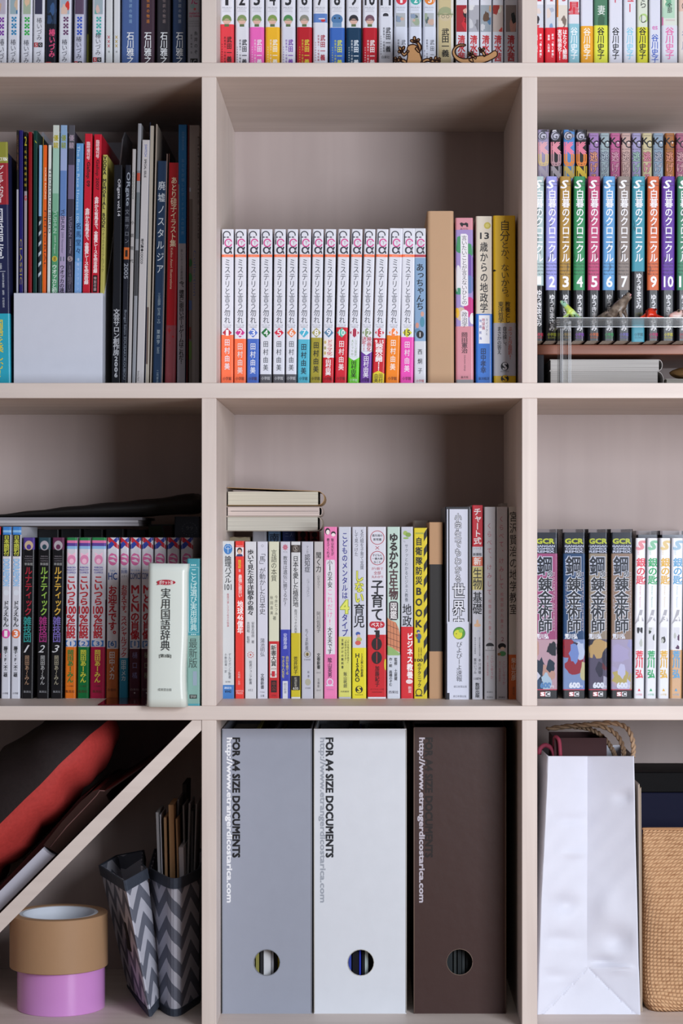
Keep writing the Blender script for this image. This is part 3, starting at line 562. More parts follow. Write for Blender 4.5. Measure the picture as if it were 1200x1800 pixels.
mag(196, 211, 290, '15161c', 'black magazine with white bold lettering, right of the magazine file', [('r', 'ORgate vol.14', 1.5, 315, 380, 6, 'b0b0b6', .02), ('v', '文芸サロン創作房', 0, 543, 625, 10, 'a8aab0', .02), ('v', '2006', 0, 626, 664, 7, 'a8aab0', .03)], 4, **q)
mag(212, 222.5, 290, '1a1c26', 'blue-black magazine with an orange square on its spine', [('r', 'ORgate', 0, 303, 362, 8, '9098a4', .01), ('v', '文芸サロン', 0, 366, 430, 7, '70747e'), ('b', -7, 7, 435, 456, 'b85a20'), ('h', '1', 0, 440, 451, 3, '201814', .02), ('r', '2005', 0, 463, 490, 7, '8c909a', .01), ('r', 'Bungei Salon SOUSAKUKOUBOU', 0, 545, 667, 5, '6c7480', .01)], 8, **q)
mag(223.3, 230, 262, 'aaa6a6', 'thin greyish white magazine with black brush lettering', [('r', 'oooooooo', 0, 303, 350, 3, '3c5040'), ('v', '小説現代', 0, 380, 470, 5, '282828', .01)], 9, **q)
mag(231, 237.8, 217, '8a8c92', 'tall thin silver-grey magazine with a red mark', [('b', -5, 5, 300, 312, '707078'), ('b', -3, 3, 304, 318, 'a8402c'), ('b', -5, 5, 338, 420, '5a6268'), ('b', -2, 3, 440, 520, '3c3c40')], 11, **q)
mag(238.6, 252.5, 246, 'b9b5b6', 'pale grey magazine with blue and black lettering near the top', [('r', 'SWITCH', 0, 254, 275, 4, '4458a0', .01), ('r', 'SPECIAL ISSUE', 0, 280, 312, 3.5, '202024', .02), ('r', '時代劇◆COCCO', -2, 420, 464, 5, '202024', .02), ('r', 'Santica Park', -3, 652, 670, 3, '404044')], 11, **q)
mag(254, 261.5, 221, 'a29a8e', 'tall beige magazine with a blue edge, leaning right', [('b', -5, -2.5, 215, 680, '284878'), ('b', -2.5, 1, 540, 640, '605048')], 9, **q)
mag(262.6, 265.8, 218, 'a3978b', 'tall very thin tan booklet leaning against the navy book', (), 11, **q)
book(267, 285.5, 283, .07, zB, '1f3450', 'dark navy hardback with widely spaced white lettering', [('b', 7.5, 12, 270, 680, '9a8478'), ('v', '廃墟ノスタルジア', 0, 316, 483, 12, 'c2c8ce', .004), ('v', '三五繭夢【写真・文】', 0, 515, 572, 5, '8494a0'), ('v', '栗原亨', 0, 579, 606, 6, '9aa8b0'), ('v', '【監修】', 0, 608, 624, 4, '8494a0'), ('v', '二見書房', 0, 650, 674, 4, '8494a0')], 9, name='hardback_book', dep=.18, group=G, hard=True)
book(288.5, 308.5, 286, .07, zB, '9c1018', 'dark red large hardback with cream lettering', [('b', -12, -8, 270, 680, '6a4038'), ('v', 'あとり硅子イラスト集', 1, 311, 434, 10, 'd8c8a8', .012), ('r', 'Keiko Atori Illustrations', -1, 436, 508, 4, 'c8a890', .01), ('b', -12, 12, 572, 690, '84383f'), ('p', [(-3, 575), (-1.5, 580), (2, 581), (-1.5, 582), (-3, 588), (-4.5, 582), (-8, 581), (-4.5, 580)], '98141c'), ('e', 4, 592, 2, 2, '98141c'), ('e', -2, 603, 1.5, 1.5, '98141c'), ('v', '新書館', -1, 655, 676, 6, '98404a')], 7, name='hardback_book', dep=.2, group=G, hard=True)
book(310.5, 325.5, 219, .07, zB, '1f6fae', 'tall blue magazine with a pale grey lower half near the upright board', [('b', -9, -5.5, 324, 680, 'a8a4ae'), ('b', -9, 9, 428, 680, 'a3a0aa'), ('r', '日本BOOK', 1, 232, 265, 4.5, '6090c0', .01), ('v', 'おとなが愉しむボードゲームの世界', 1, 278, 414, 5, '6a9cc8'), ('v', '新しいゲームの最前線', 0, 438, 492, 4, '38383c'), ('v', '今、確実に面白いボードゲームはこれだ!', 0, 494, 640, 8, '222226', .02)], 3, name='magazine', dep=.21, group=G, rad=.0009)
mag(326.5, 330, 219, '5c1418', 'very thin dark red booklet standing between the blue and the grey magazine', (), 3, **q)
mag(331.2, 350, 220, '8f8580', 'grey catalogue with coloured pictures low on its spine, against the upright board', [('b', -10, -3, 350, 690, '6a605a'), ('e', -7, 462, 3.5, 7, '286030'), ('e', -7, 488, 3.5, 8, '2c7038'), ('b', -10, -4, 528, 545, '4c6090'), ('b', -10, -5, 575, 596, '703028'), ('b', -10, -4, 600, 632, '5c7838'), ('b', -10, -6, 330, 337, 'b0b8c8'), ('r', 'Collection', 1, 440, 520, 5, '5c648c'), ('r', 'MEMORIES 2008', 7, 240, 420, 3, '504a48'),
    ('b', 3, 3.5, 240, 690, '6c6460'), ('b', 6, 6.5, 240, 690, '6c6460')], 1, **q)

# ================================================================ SECOND SHELF, RIGHT: riser with comics, acrylic stand with animals
BR = wood('reddish_riser_wood', '9a6048', '7c4836', 'x', .35)
zr1 = Z0 + (VY - 599) * K(.06)          # top of the riser board = foot of the front comics
rz0 = zr1 - 17.5 * K(.105)
DARK = mat('24242c', .5, .3, 'card')
rs = thing('book_riser', (fx(1200), .105, zB), 'low reddish brown wooden riser carrying the comics in the right cubby', 'shelf riser')
X0, X1 = fx(944) - fx(1200) + .0015, fx(1481) - fx(1200) - .0015
box('riser_board', (X0, 0, rz0 - zB), (X1, .185, zr1 - zB), BR, rs, .0008)
box('riser_leg', (X0, .004, 0), (X0 + .0145, .180, rz0 - zB), DARK, rs)
box('riser_leg', (X1 - .0145, .004, 0), (X1, .180, rz0 - zB), DARK, rs)
zr2 = zr1 + .083
box('rear_step', (X0 + .016, .078, zr1 - zB), (X1 - .016, .184, zr2 - zB), DARK, rs)
G = 'coloured comic volumes in the front row on the riser'
HK = [(936.5, 955.5, 'a4b8b8', '1', 502, 'pale teal-grey'), (958, 979, '8f90d0', '2', 510, 'lavender'), (982, 1003, 'a07c34', '3', 510, 'ochre'), (1006.5, 1028, '2f8454', '4', 510, 'green'), (1031.5, 1054, 'b4446e', '5', 510, 'rose-pink'),
      (1058, 1080.5, '5c96c8', '6', 510, 'sky-blue'), (1083.5, 1107, '827670', '7', 510, 'taupe'), (1109, 1133, '3c8ca0', '8', 477, 'teal'), (1136, 1158, 'c8643c', '9', 510, 'orange'), (1161, 1185.5, '5c3494', '10', 510, 'purple'),
      (1188.5, 1212, '3c7c60', '11', 510, 'dark sea-green')]
pubc = {'1': 'c03850', '2': 'b8c030', '3': 'a08030', '4': '7840a0', '5': 'c06030', '6': '309050', '7': '7068b0', '8': '1c4c58', '9': 'b02868', '10': 'c0b838', '11': 'a82040'}
for i, (x0, x1, c, d, yb, cn) in enumerate(HK):
    R = random.Random(i); dk = tuple(v * .72 for v in [int(c[j:j + 2], 16) / 255 for j in (0, 2, 4)])
    pr = [('b', -13, 13, 310, yb, c)] + [('p', [(a, y), (a + R.uniform(2, 5), y + R.uniform(4, 12)), (a + R.uniform(-2, 1), y + R.uniform(14, 26))], dk) for a, y in [(R.uniform(-9, 4), R.uniform(320, 470)) for _ in range(5)]]
    pr += [('h', 'S', -1.5, 317, 331, 10, 'e8e8ee', .02, .25), ('h', 'oooo', 5, 319.5, 321.5, 9, '30303a'), ('h', 'ooo', 6, 325, 327, 7, '30303a'), ('h', 'oo', -7, 322, 325, 5, '30303a'),
           ('v', '白暮のクロニクル', 1, 333, 461, 13, 'e9e9ee', .012)]
    if yb > 500:
        pr += [('h', t, 0, y, y + 3, 18, '2c2c34') for t, y in (('The long blue', 462.5), ('Days in white', 468), ('twilight for', 474.5), ('Sun is on', 480))]
        if d == '1': pr += [('h', d, 1, 486, 500, 5, 'e9e9ee', .02)]
        else: pr += [('h', d, 1, 486, 504.5, 10 if len(d) == 1 else 16, 'e9e9ee', .02)]
        pr += [('v', 'ゆうきまさみ', 1, yb + 7, yb + 72, 9.5, 'e6e6ea', .015)]
    else:
        pr += [('v', 'ゆうきまさみ', 1, 480, 543, 9.5, 'e6e6ea', .015), ('h', '小学館', 1, 549, 556, 14, '7c8048', .01), ('b', -13, 13, 560, 601, '4c94a8')]
    pr += [('h', '小学館', 1, 585, 591, 15, pubc[d], .015), ('h', 'BIG COMICS', 1, 592.5, 595, 13, pubc[d])]
    book(x0, x1, 311, .06, zr1, '15161c', 'black-footed comic volume numbered %s with a %s upper spine' % (d, cn) if d != '11' else 'black-footed comic volume with a dark sea-green upper spine at the right edge', pr, 1, group=G, rad=.0032, dep=.118)
G = 'comic volumes in the back row on the riser'
for i, (x0, x1, c, c1, c2, c3, lb) in enumerate(((944.6, 965, '9a90b0', 'e0a8b0', 'd8c090', 'b0a8b8', 'lilac-grey comic with large pink and cream letters, behind the front row'), (967, 987, '15121a', 'e090a0', 'b89098', 'a8a0a8', 'black comic with a dusty pink K, left of the blue one behind'),
                                  (989.6, 1010.5, '4c84c4', 'e880a0', 'e88c3c', 'c8b060', 'bright blue comic with pink and orange letters, behind the front row'), (1011.5, 1032, '120e12', 'e07c94', 'e8883c', 'e0c038', 'black comic with pink, orange and yellow letters, behind the front row'))):
    book(x0 - 0, x1, 228, .182, zr2, c, lb, [('a', -10, 10, 228, 245, c, ['c8c8d0', '383840', '888898'], i + 40), ('e', -2, 239, 7, 7, 'b8b8c8'), ('o', -2, 239, 8, 8, 1.2, '505060'), ('h', 'G', -2, 233, 245, 9, '3c3c48', .01, .2),
        ('v', 'KUNI', 0, 250, 334, 17, c1, .07), ('v', '　U　　', 0, 250, 334, 17, c2, .07), ('v', '　　N　', 0, 250, 334, 17, c3, .07)], 0, dep=.1, group=G)
for i, (x0, x1, c, oc, cn) in enumerate(((1034, 1052.6, '9c78b0', 'e8a080', 'purple'), (1054, 1071, '98aab0', 'b0c0c8', 'grey-green'), (1072, 1090, 'b85c8c', 'd8a0b8', 'magenta-pink'), (1091.2, 1108.5, 'c0a098', 'd8b8b0', 'dusty peach'), (1110, 1126.5, '9a94bc', 'a8c8b8', 'lavender'),
                           (1128, 1146, 'c4b890', 'd890a0', 'cream-yellow'), (1147.3, 1166, '8498ac', 'b0b4c0', 'blue-grey'), (1168, 1185.5, '9c602c', 'd89070', 'orange-brown'), (1187, 1204, '98506c', 'd0a0a8', 'dusky rose'))):
    dk = ['502838', '283050', '702040', '503038', '304858', '782038', '203050', '602018', '501830'][i]
    book(x0, x1, 234, .186, zr2, c, '%s comic with black KC letters above an outlined title, in the back row' % cn, [('h', 'ooooo', 0, 237.5, 239.5, 12, '40303c'), ('h', 'K', -3.5, 242, 254, 10, '1c1a20', .02), ('h', 'C', 3.5, 247, 260, 9, '1c1a20', .01), ('e', 5, 251, 1.2, 1.2, 'f0f0f0'), ('h', 'KISS', 0, 261.5, 263.5, 13, '40303c'),
        ('v', '逃げる恥', 0, 266, 342, 13, dk, .055), ('v', '逃げる恥', 0, 266, 342, 13, oc, .008)], 0, dep=.1, group=G)
# books lying under the riser
def lying(name, x0, x1, ya, yb, s, cover, label, group=None, bow=0, dep=.12, pc='cfc8c0', flip=False, z0=None, cat='book', round_r=.7, extra=0):
    """book lying flat with its foot end towards us and its rounded spine at the right"""
    k = K(s); w = (x1 - x0) * k; zb = P(0, yb, s).z if z0 is None else z0; h = P(0, ya, s).z - zb
    o = thing(name, ((x0 + x1) / 2 * k - VX * k, s, zb), label, cat, group)
    r = h / 2 * .98; t = .0006
    def prof(e):
        pts = [(-w / 2, e)]; rr = h / 2 - e
        for i in range(9):
            a = -math.pi / 2 + i * math.pi / 8; pts.append((w / 2 - r * round_r + rr * round_r * math.cos(a), h / 2 + rr * math.sin(a)))
        pts.append((-w / 2, h - e)); return pts
    a, b = prof(0), prof(t); n = len(a); V = []
    def bw(x): return bow * (1 - ((x + w / 2) / w)) ** 2 if bow else 0
    NS = 1
    for y in (0, dep):
        V += [(x, y, z + (bw(x) if z > h / 2 else 0)) for x, z in a] + [(x, y, z + (bw(x) if z > h / 2 else 0)) for x, z in b]
    F = []
    for i in range(n - 1):
        F += [(i, i + 1, 2 * n + i + 1, 2 * n + i), (n + i + 1, n + i, 3 * n + i, 3 * n + i + 1), (i + 1, i, n + i, n + i + 1), (2 * n + i, 2 * n + i + 1, 3 * n + i + 1, 3 * n + i)]
    F += [(0, 2 * n, 3 * n, n), (n - 1, 2 * n - 1, 4 * n - 1, 3 * n - 1)]
    mk('cover', V, F, cover if not isinstance(cover, str) else mat(cover, .6), o)
    box('pages', (-w / 2 + .001, .0012, t * 1.3), (w / 2 - r * round_r * .9, dep - .002, h - t * 1.3), pages_mat(pc, 'z'), o)
    return o
G = 'thick paperbacks lying under the riser'
zz = zB; k1 = K(.109)
hh1 = (P(0, 652, .109).z - zB)
lying('thick_paperback', 966, 1166, 652, 0, .109, 'b8b2ae', 'lower of two grey-edged paperbacks lying under the riser', G, dep=.15, z0=zB, pc='b4b0ac')
lying('thick_paperback', 966, 1164, 632, 0, .109, 'c8c2be', 'upper of two grey-edged paperbacks lying under the riser', G, dep=.15, z0=P(0, 651.7, .109).z, pc='bab6b2')
lying('thick_paperback', 1170, 1330, 666, 0, .112, 'a8a49c', 'flat paperback lying under the crumpled brown bag, right of the two-book pile', None, dep=.14, z0=zB, pc='9a968e')
def crumple(name, c, r, m, label, cat, seed, sub=4, amp=.25, group=None):
    bm = bmesh.new(); bmesh.ops.create_icosphere(bm, subdivisions=sub, radius=1); R = random.Random(seed)
    dirs = [Vector((R.uniform(-1, 1), R.uniform(-1, 1), R.uniform(-1, 1))).normalized() for _ in range(26)]
    for v in bm.verts:
        f = 1
        for d in dirs:
            a = v.co.normalized().dot(d)
            if a > .55: f -= amp * (a - .55)
            elif a < -.8: f += amp * .6 * (-a - .8)
        v.co = Vector((v.co.x * r[0] * f, v.co.y * r[1] * f, max(v.co.z * r[2] * f, -r[2])))
    o = from_bm(name, bm, m); o.location = c
    return tag(o, label, cat, group)
crumple('paper_bag', P(1212, 655, .15) + Vector((0, 0, -.001)), (.030, .03, .0092), mat('7a5c38', .7, .2, 'card'), 'crumpled brown paper bag pushed under the riser at the right edge', 'bag', 3)
# clear acrylic display stand
za = P(0, 559, .015).z
st = thing('acrylic_stand', (fx(1240), .012, zB), 'clear acrylic display stand holding small toy animals in the right cubby', 'display stand')
ax0 = (983 - VX) * K(.012) - fx(1240); ax1 = fx(1478) - fx(1240) - .003
def bb(n, a, b, bv=.0005): return box(n, a, b, acrylic, st, bv)
bb('top_panel', (ax0, 0, za - zB - .003), (ax1, .046, za - zB))
bb('front_lip', (ax0, -.003, za - zB - .0105), (ax1, -.0002, za - zB))
bb('front_lip', (ax0 - .0035, -.003, za - zB - .0105), (ax0 - .0002, .046, za - zB))
for e_, (a_, b_) in enumerate((((ax0 - .0035, -.0036, za - zB - .0008), (ax1, -.0031, za - zB)), ((ax0 - .0035, -.0036, za - zB - .0105), (ax1, -.0031, za - zB - .0098)))): box('edge_highlight', a_, b_, edge_m, st)  # thin milky strips put in as bright highlights along the lip
lx = (1004 - VX) * K(.012) - fx(1240)
for q_ in (lx - .0028, lx - .0008, lx - .0115, lx - .0096): box('edge_highlight', (q_, .0022, 0), (q_ + .0007, .0028, za - zB - .011), edge_m, st)  # same highlight strips down the leg edges
bb('leg_panel', (lx - .0028, .003, 0), (lx, .040, za - zB - .0032))
bb('leg_panel', (lx - .0115, .003, 0), (lx - .009, .040, za - zB - .0032))
bb('leg_rib', (lx - .0088, .016, .0), (lx - .003, .0185, za - zB - .0032))
bb('leg_panel', (ax1 - .018, .003, 0), (ax1 - .0152, .040, za - zB - .0032))
# toy animals
def skin_body(name, verts, edges, radii, m, parent=None, root=0, sub=2):
    me = bpy.data.meshes.new(name); me.from_pydata([tuple(v) for v in verts], edges, []); o = bpy.data.objects.new(name, me); COL.objects.link(o)
    sk = o.modifiers.new('s', 'SKIN'); ss = o.modifiers.new('u', 'SUBSURF'); ss.levels = sub; ss.render_levels = sub
    for i, r in enumerate(radii):
        d = me.skin_vertices[0].data[i]; d.radius = (r, r) if not isinstance(r, tuple) else r; d.use_root = i == root
    dg = bpy.context.evaluated_depsgraph_get(); me2 = bpy.data.meshes.new_from_object(o.evaluated_get(dg)); me2.name = name
    o.modifiers.clear(); o.data = me2; me2.materials.clear(); me2.materials.append(m)
    me2.polygons.foreach_set('use_smooth', [True] * len(me2.polygons))
    if parent: o.parent = parent
    return o
def px(x, y, s, o): return P(x, y, s) - o
def toymat(n, c1, c2, sc=120, rough=.4):
    m = bpy.data.materials.new(n); m.use_nodes = True; nt = m.node_tree; b = nt.nodes['Principled BSDF']; b.inputs['Roughness'].default_value = rough
    tc = nt.nodes.new('ShaderNodeTexCoord'); nz = nt.nodes.new('ShaderNodeTexNoise'); nz.inputs['Scale'].default_value = sc; nt.links.new(tc.outputs['Object'], nz.inputs[0])
    cr = nt.nodes.new('ShaderNodeValToRGB'); cr.color_ramp.elements[0].color = lin(c1); cr.color_ramp.elements[1].color = lin(c2); cr.color_ramp.elements[0].position = .4; cr.color_ramp.elements[1].position = .6
    nt.links.new(nz.outputs[0], cr.inputs[0]); nt.links.new(cr.outputs[0], b.inputs[0])
    bp = nt.nodes.new('ShaderNodeBump'); bp.inputs['Distance'].default_value = .0006; bp.inputs['Strength'].default_value = .5; nt.links.new(nz.outputs[0], bp.inputs['Height']); nt.links.new(bp.outputs[0], b.inputs['Normal'])
    return m
sa = .032; BLK = mat('101012', .15, .6, 'eye')
def ball(name, c, r, m, parent):
    bm = bmesh.new(); bmesh.ops.create_icosphere(bm, subdivisions=2, radius=r); o = from_bm(name, bm, m, parent, True); o.location = c; return o
def animal(name, x, y, label, cat='toy animal', s=None):
    o = thing(name, P(x, 0, sa if s is None else s), label, cat, 'toy animals on the acrylic stand'); o.location.z = za + .0002; return o
def ap(o, pts, s=sa):   # (x px, height px, depth mm)
    return [Vector(((x - VX) * K(s) - o.location.x, dy / 1000, h * K(s))) for x, h, dy in pts]
# green lizard, head raised to the left
o = animal('toy_lizard', 1003, 0, 'small yellow-green toy lizard with its head raised, leftmost on the acrylic stand')
gm = toymat('lizard_skin', 'b8c850', '8ab8a0', 90)
pts = ap(o, [(1005, 9, 0), (1001, 16, 0), (995, 23, 0), (989, 29, 0), (984, 33, 0), (1012, 5, 3), (1022, 2.5, 6), (1034, 1.6, 10), (1046, 1.4, 16), (996, 8, -5), (988, 2, -7), (999, 8, 5), (992, 1.8, 9), (1012, 5, -5), (1017, 1.6, -9), (1012, 5, 8), (1005, 1.6, 13)])
skin_body('body', pts, [(0, 1), (1, 2), (2, 3), (3, 4), (0, 5), (5, 6), (6, 7), (7, 8), (1, 9), (9, 10), (1, 11), (11, 12), (5, 13), (13, 14), (5, 15), (15, 16)], [.0036, .0035, .0031, .0029, .0012, .003, .0016, .0011, .0005, .0013, .001, .0013, .001, .0013, .001, .0013, .001], gm, o)
for dy in (-2.4, 2.4): ball('eye', ap(o, [(990, 29.5, dy)])[0], .0006, BLK, o)
# bearded dragon, rearing to the right, mouth open
o = animal('toy_bearded_dragon', 1085, 0, 'grey-brown toy bearded dragon with an open mouth, rearing up on the acrylic stand')
bm_ = toymat('dragon_skin', '57493e', '86776a', 160)
pts = ap(o, [(1083, 14, 0), (1074, 9, 2), (1066, 6, 6), (1056, 4, 10), (1045, 2.5, 16), (1090, 22, 0), (1094, 30, 0), (1097, 37, 0), (1107, 47, 0), (1088, 14, -6), (1090, 2, -8), (1096, 17, 5), (1101, 9, 7), (1103, 1.8, 7), (1068, 6, -6), (1076, 1.8, -9), (1066, 6, 12), (1074, 1.8, 14), (1105, 38, 0), (1110, 40, 0)])
skin_body('body', pts, [(0, 1), (1, 2), (2, 3), (3, 4), (0, 5), (5, 6), (6, 7), (7, 8), (5, 9), (9, 10), (5, 11), (11, 12), (12, 13), (2, 14), (14, 15), (2, 16), (16, 17), (7, 18), (18, 19)],
          [.0062, .0062, .0052, .0034, .0012, .0058, .0058, .0050, .0022, .0022, .0016, .0022, .0019, .0016, .002, .0016, .002, .0016, .0028, .0012], bm_, o)
for dy in (-3.9, 3.9): ball('eye', ap(o, [(1099, 43, dy)])[0], .0009, BLK, o)
tg = ap(o, [(1100, 38, 0), (1105, 42.5, 0), (1109, 44, 0)]); tube('tongue', tg, .0019, mat('c88890', .3, .4, 'plastic'), o, 8, [1, 1, .4])
bmS = bmesh.new()
for i in range(9):
    t = i / 8; x = 1092 - 26 * t; h = 33 - 20 * t - 4 * math.sin(t * 3.1)
    c = ap(o, [(x - 3.5 + 2.5 * t, h + 3 - 2 * t, 2)])[0]
    mt = Matrix.Translation(c); bmesh.ops.create_cone(bmS, segments=5, radius1=.0011, radius2=.0001, depth=.003, matrix=mt @ Matrix.Rotation(-.8, 4, 'Y'))
tag(from_bm('spines', bmS, bm_, o), None, None, kind='stuff')
# red frog
o = animal('toy_frog', 1143, 0, 'bright red toy frog squatting beside the bearded dragon')
rm = toymat('frog_skin', 'e03818', 'c82810', 80, .3)
pts = ap(o, [(1144, 7, 4), (1145, 13, -1), (1146, 16, -3), (1133, 5, 4), (1128, 3, -2), (1123, 1.3, -6), (1155, 5, 4), (1160, 3, -2), (1166, 1.3, -6), (1139, 6, -4), (1135, 1.3, -8), (1150, 6, -4), (1154, 1.3, -8)])
skin_body('body', pts, [(0, 1), (1, 2), (0, 3), (3, 4), (4, 5), (0, 6), (6, 7), (7, 8), (1, 9), (9, 10), (1, 11), (11, 12)], [.0052, .0052, .0045, .003, .002, .0012, .003, .002, .0012, .0018, .0012, .0018, .0012], rm, o)
for x in (1139.5, 1151.5): ball('eye', ap(o, [(x, 17, -3)])[0], .0014, rm, o); ball('pupil', ap(o, [(x, 17.3, -4.2)])[0], .0008, BLK, o)
# pale pink frog
o = animal('toy_frog', 1192, 0, 'pale pink toy frog with a dark eye at the right edge of the photo')
pm = toymat('pale_frog_skin', 'd8a8a0', 'c8b8b0', 70, .35)
pts = ap(o, [(1200, 8, 3), (1190, 9, 0), (1182, 6, -2), (1174, 4.5, -3), (1212, 7, 5), (1204, 3, -4), (1196, 1.4, -9), (1216, 4, -2), (1208, 1.4, -7), (1184, 4, 5), (1180, 1.4, 8)])
skin_body('body', pts, [(0, 1), (1, 2), (2, 3), (0, 4), (0, 5), (5, 6), (4, 7), (7, 8), (1, 9), (9, 10)], [.0058, .0052, .004, .0026, .005, .0018, .0012, .002, .0012, .0018, .0012], pm, o)
ball('eye', ap(o, [(1191.5, 14, -4)])[0], .0019, mat('b8a088', .2, .5, 'plastic'), o); ball('pupil', ap(o, [(1191.5, 14, -6.2)])[0], .0012, BLK, o)

# ================================================================ TOP SHELF: laser-cut wooden geckos
GW = wood('cut_plywood', 'b88a5c', 'a87a4c', 'x', .5, .6); CH = mat('2e170c', .7, .2, 'charred')
def cut(name, polys, s, t, label):
    cx = sum(p[0] for p in polys[0]) / len(polys[0])
    o = thing(name, P(cx, 0, s), label, 'ornament', 'wooden geckos on the top shelf'); o.location.z = zA
    zmin = min(p[1] for q in polys for p in q)
    for i, poly in enumerate(polys):
        pts = [Vector(((x - VX) * K(s) - o.location.x, 0, P(0, y, s).z - zA)) for x, y in poly]
        pts = spline(pts + [pts[0]], 4)[:-1]
        pts = [Vector((p.x, 0, max(p.z, 0))) for p in pts]
        bm = bmesh.new(); vs_ = [bm.verts.new((p.x, -t * (.5 if i == 0 else .42) + 0, p.z)) for p in pts]
        try: f = bm.faces.new(vs_)
        except ValueError: continue
        r = bmesh.ops.extrude_face_region(bm, geom=[f]); nv = [v for v in r['geom'] if isinstance(v, bmesh.types.BMVert)]
        for v in nv: v.co.y += t * (1 if i == 0 else .84)
        bmesh.ops.triangulate(bm, faces=[f_ for f_ in bm.faces if len(f_.verts) > 4]); bmesh.ops.recalc_face_normals(bm, faces=bm.faces[:])
        # charred outline: inset of the front
        fr = [f_ for f_ in bm.faces if abs(f_.normal.y) > .9]
        for f_ in bm.faces: f_.material_index = 0 if abs(f_.normal.y) > .9 else 1
        from_bm('body' if i == 0 else 'limb', bm, [GW, CH], o)
        tube('charred_edge', [Vector((p.x, -t * .5, p.z)) for p in pts + [pts[0]]], .0007, CH, o.children[-1], 5)
    return o
g1 = [(713, 116), (716, 100), (715, 88), (718, 81), (727, 79), (735, 84), (738, 95), (741, 106), (742, 116)]
def limb(c, w):   # c: centre line points; returns an outline around it
    L, Rr = [], []
    for i, p in enumerate(c):
        a = c[max(i - 1, 0)]; b = c[min(i + 1, len(c) - 1)]; dx, dy = b[0] - a[0], b[1] - a[1]; l = math.hypot(dx, dy) or 1
        ww = w[i] if isinstance(w, list) else w
        L.append((p[0] - dy / l * ww, p[1] + dx / l * ww)); Rr.append((p[0] + dy / l * ww, p[1] - dx / l * ww))
    return L + Rr[::-1]
cut('wooden_gecko', [g1, limb([(731, 85), (736, 91), (738, 84), (734, 76), (729, 73)], 2.3), limb([(729, 75), (728, 66)], 1.9), limb([(730, 74), (722, 72)], 1.8), limb([(731, 75), (736, 70)], 1.8),
     limb([(717, 90), (710, 97), (705, 90)], 2.2), limb([(706, 91), (702, 84)], 1.8), limb([(706, 92), (700, 91)], 1.8), limb([(708, 88), (710, 83)], 1.6),
     limb([(714, 110), (704, 106), (694, 107)], 2.4), limb([(698, 107), (694, 102)], 1.6), limb([(705, 107), (702, 101)], 1.6),
     limb([(741, 111), (750, 106), (760, 108), (772, 108)], 2.4), limb([(764, 108), (766, 101)], 1.8), limb([(757, 107), (757, 102)], 1.6), limb([(770, 108), (772, 103)], 1.6)], .018, .004, 'upright laser-cut wooden gecko leaning in front of the disc-numbered comics')
g2 = [(858, 108), (845, 112), (832, 111), (824, 106), (830, 102), (842, 99), (854, 98), (862, 94), (868, 90), (873, 92), (873, 99), (866, 104)]
cut('wooden_gecko', [g2, limb([(830, 107), (814, 108), (802, 102), (797, 93), (800, 85), (808, 80), (817, 80)], [4.5, 4.2, 3.2, 2.6, 2.2, 1.9, 1.2]),
     limb([(836, 103), (828, 97), (822, 98)], 1.9), limb([(826, 98), (823, 93)], 1.4), limb([(829, 97), (829, 92)], 1.4),
     limb([(852, 99), (848, 92), (843, 89)], 2.2), limb([(847, 91), (850, 86)], 1.5), limb([(845, 90), (842, 85)], 1.5)], .018, .004, 'lying laser-cut wooden gecko with a curled tail, in front of the red-lettered comics')

# ================================================================ THIRD SHELF, LEFT
s3 = .100; zb = zC
G = 'comic volumes in the front row of the left cubby, third shelf'
book(-16, 0.6, 926, s3, zb, '16161e', 'colourful black-spined comic cut by the left edge of the photo, third shelf', [('b', -9, 9, 926, 940, 'b82838'), ('a', -8, 8, 1120, 1220, '282838', ['c02838', '4c2c8c', 'd0b030', '802040'], 77)], 1, group=G)
for x0, x1, n_, c, lb in ((1.2, 17.6, '1', 'd0409c', 'white comic with a blue cap and a pink disc numbered 1'), (18.7, 35.2, '3', 'dc6c3c', 'white comic with a blue cap and an orange disc numbered 3')):
    book(x0, x1, 926, s3, zb, 'cdced8', lb, [('b', -9, 9, 926, 940, '3c80c8'), ('b', -9, 9, 932, 936, '88b8e0'), ('b', -6.5, 6.5, 940, 978, '16181c'), ('v', '日本語訳付', 0, 941, 977, 9, 'd4d850', .015),
         ('r', 'DORAEMON', 0, 983, 1030, 10, '4c94d8', .035), ('r', 'DORAEMON', 0, 983, 1030, 9, 'a8d0ec', .005), ('e', 0, 1042, 5, 5, 'd4dae4'), ('v', 'ドラえもん', 0, 1056, 1102, 9.5, '18181c', .015),
         ('e', 0, 1114, 7.5, 8, c), ('h', n_, 0, 1109, 1119, 3.5 if n_ == '1' else 6.5, 'ece6ea', .03), ('v', '藤子・F・不二雄', 0, 1136, 1190, 6.5, '202026', .02), ('h', '小学館', 0, 1217, 1220.5, 10, '484850')], 2.5, group=G)
def cap(dx, y, c, c2):  # round emblem with a ribbon
    return [('p', [(dx - 7, y - 9), (dx, y - 5), (dx + 7, y - 9), (dx + 6, y - 1), (dx - 6, y - 1)], c2), ('e', dx, y + 4, 7.5, 8.5, c), ('e', dx, y + 6.5, 4, 4.5, c2)]
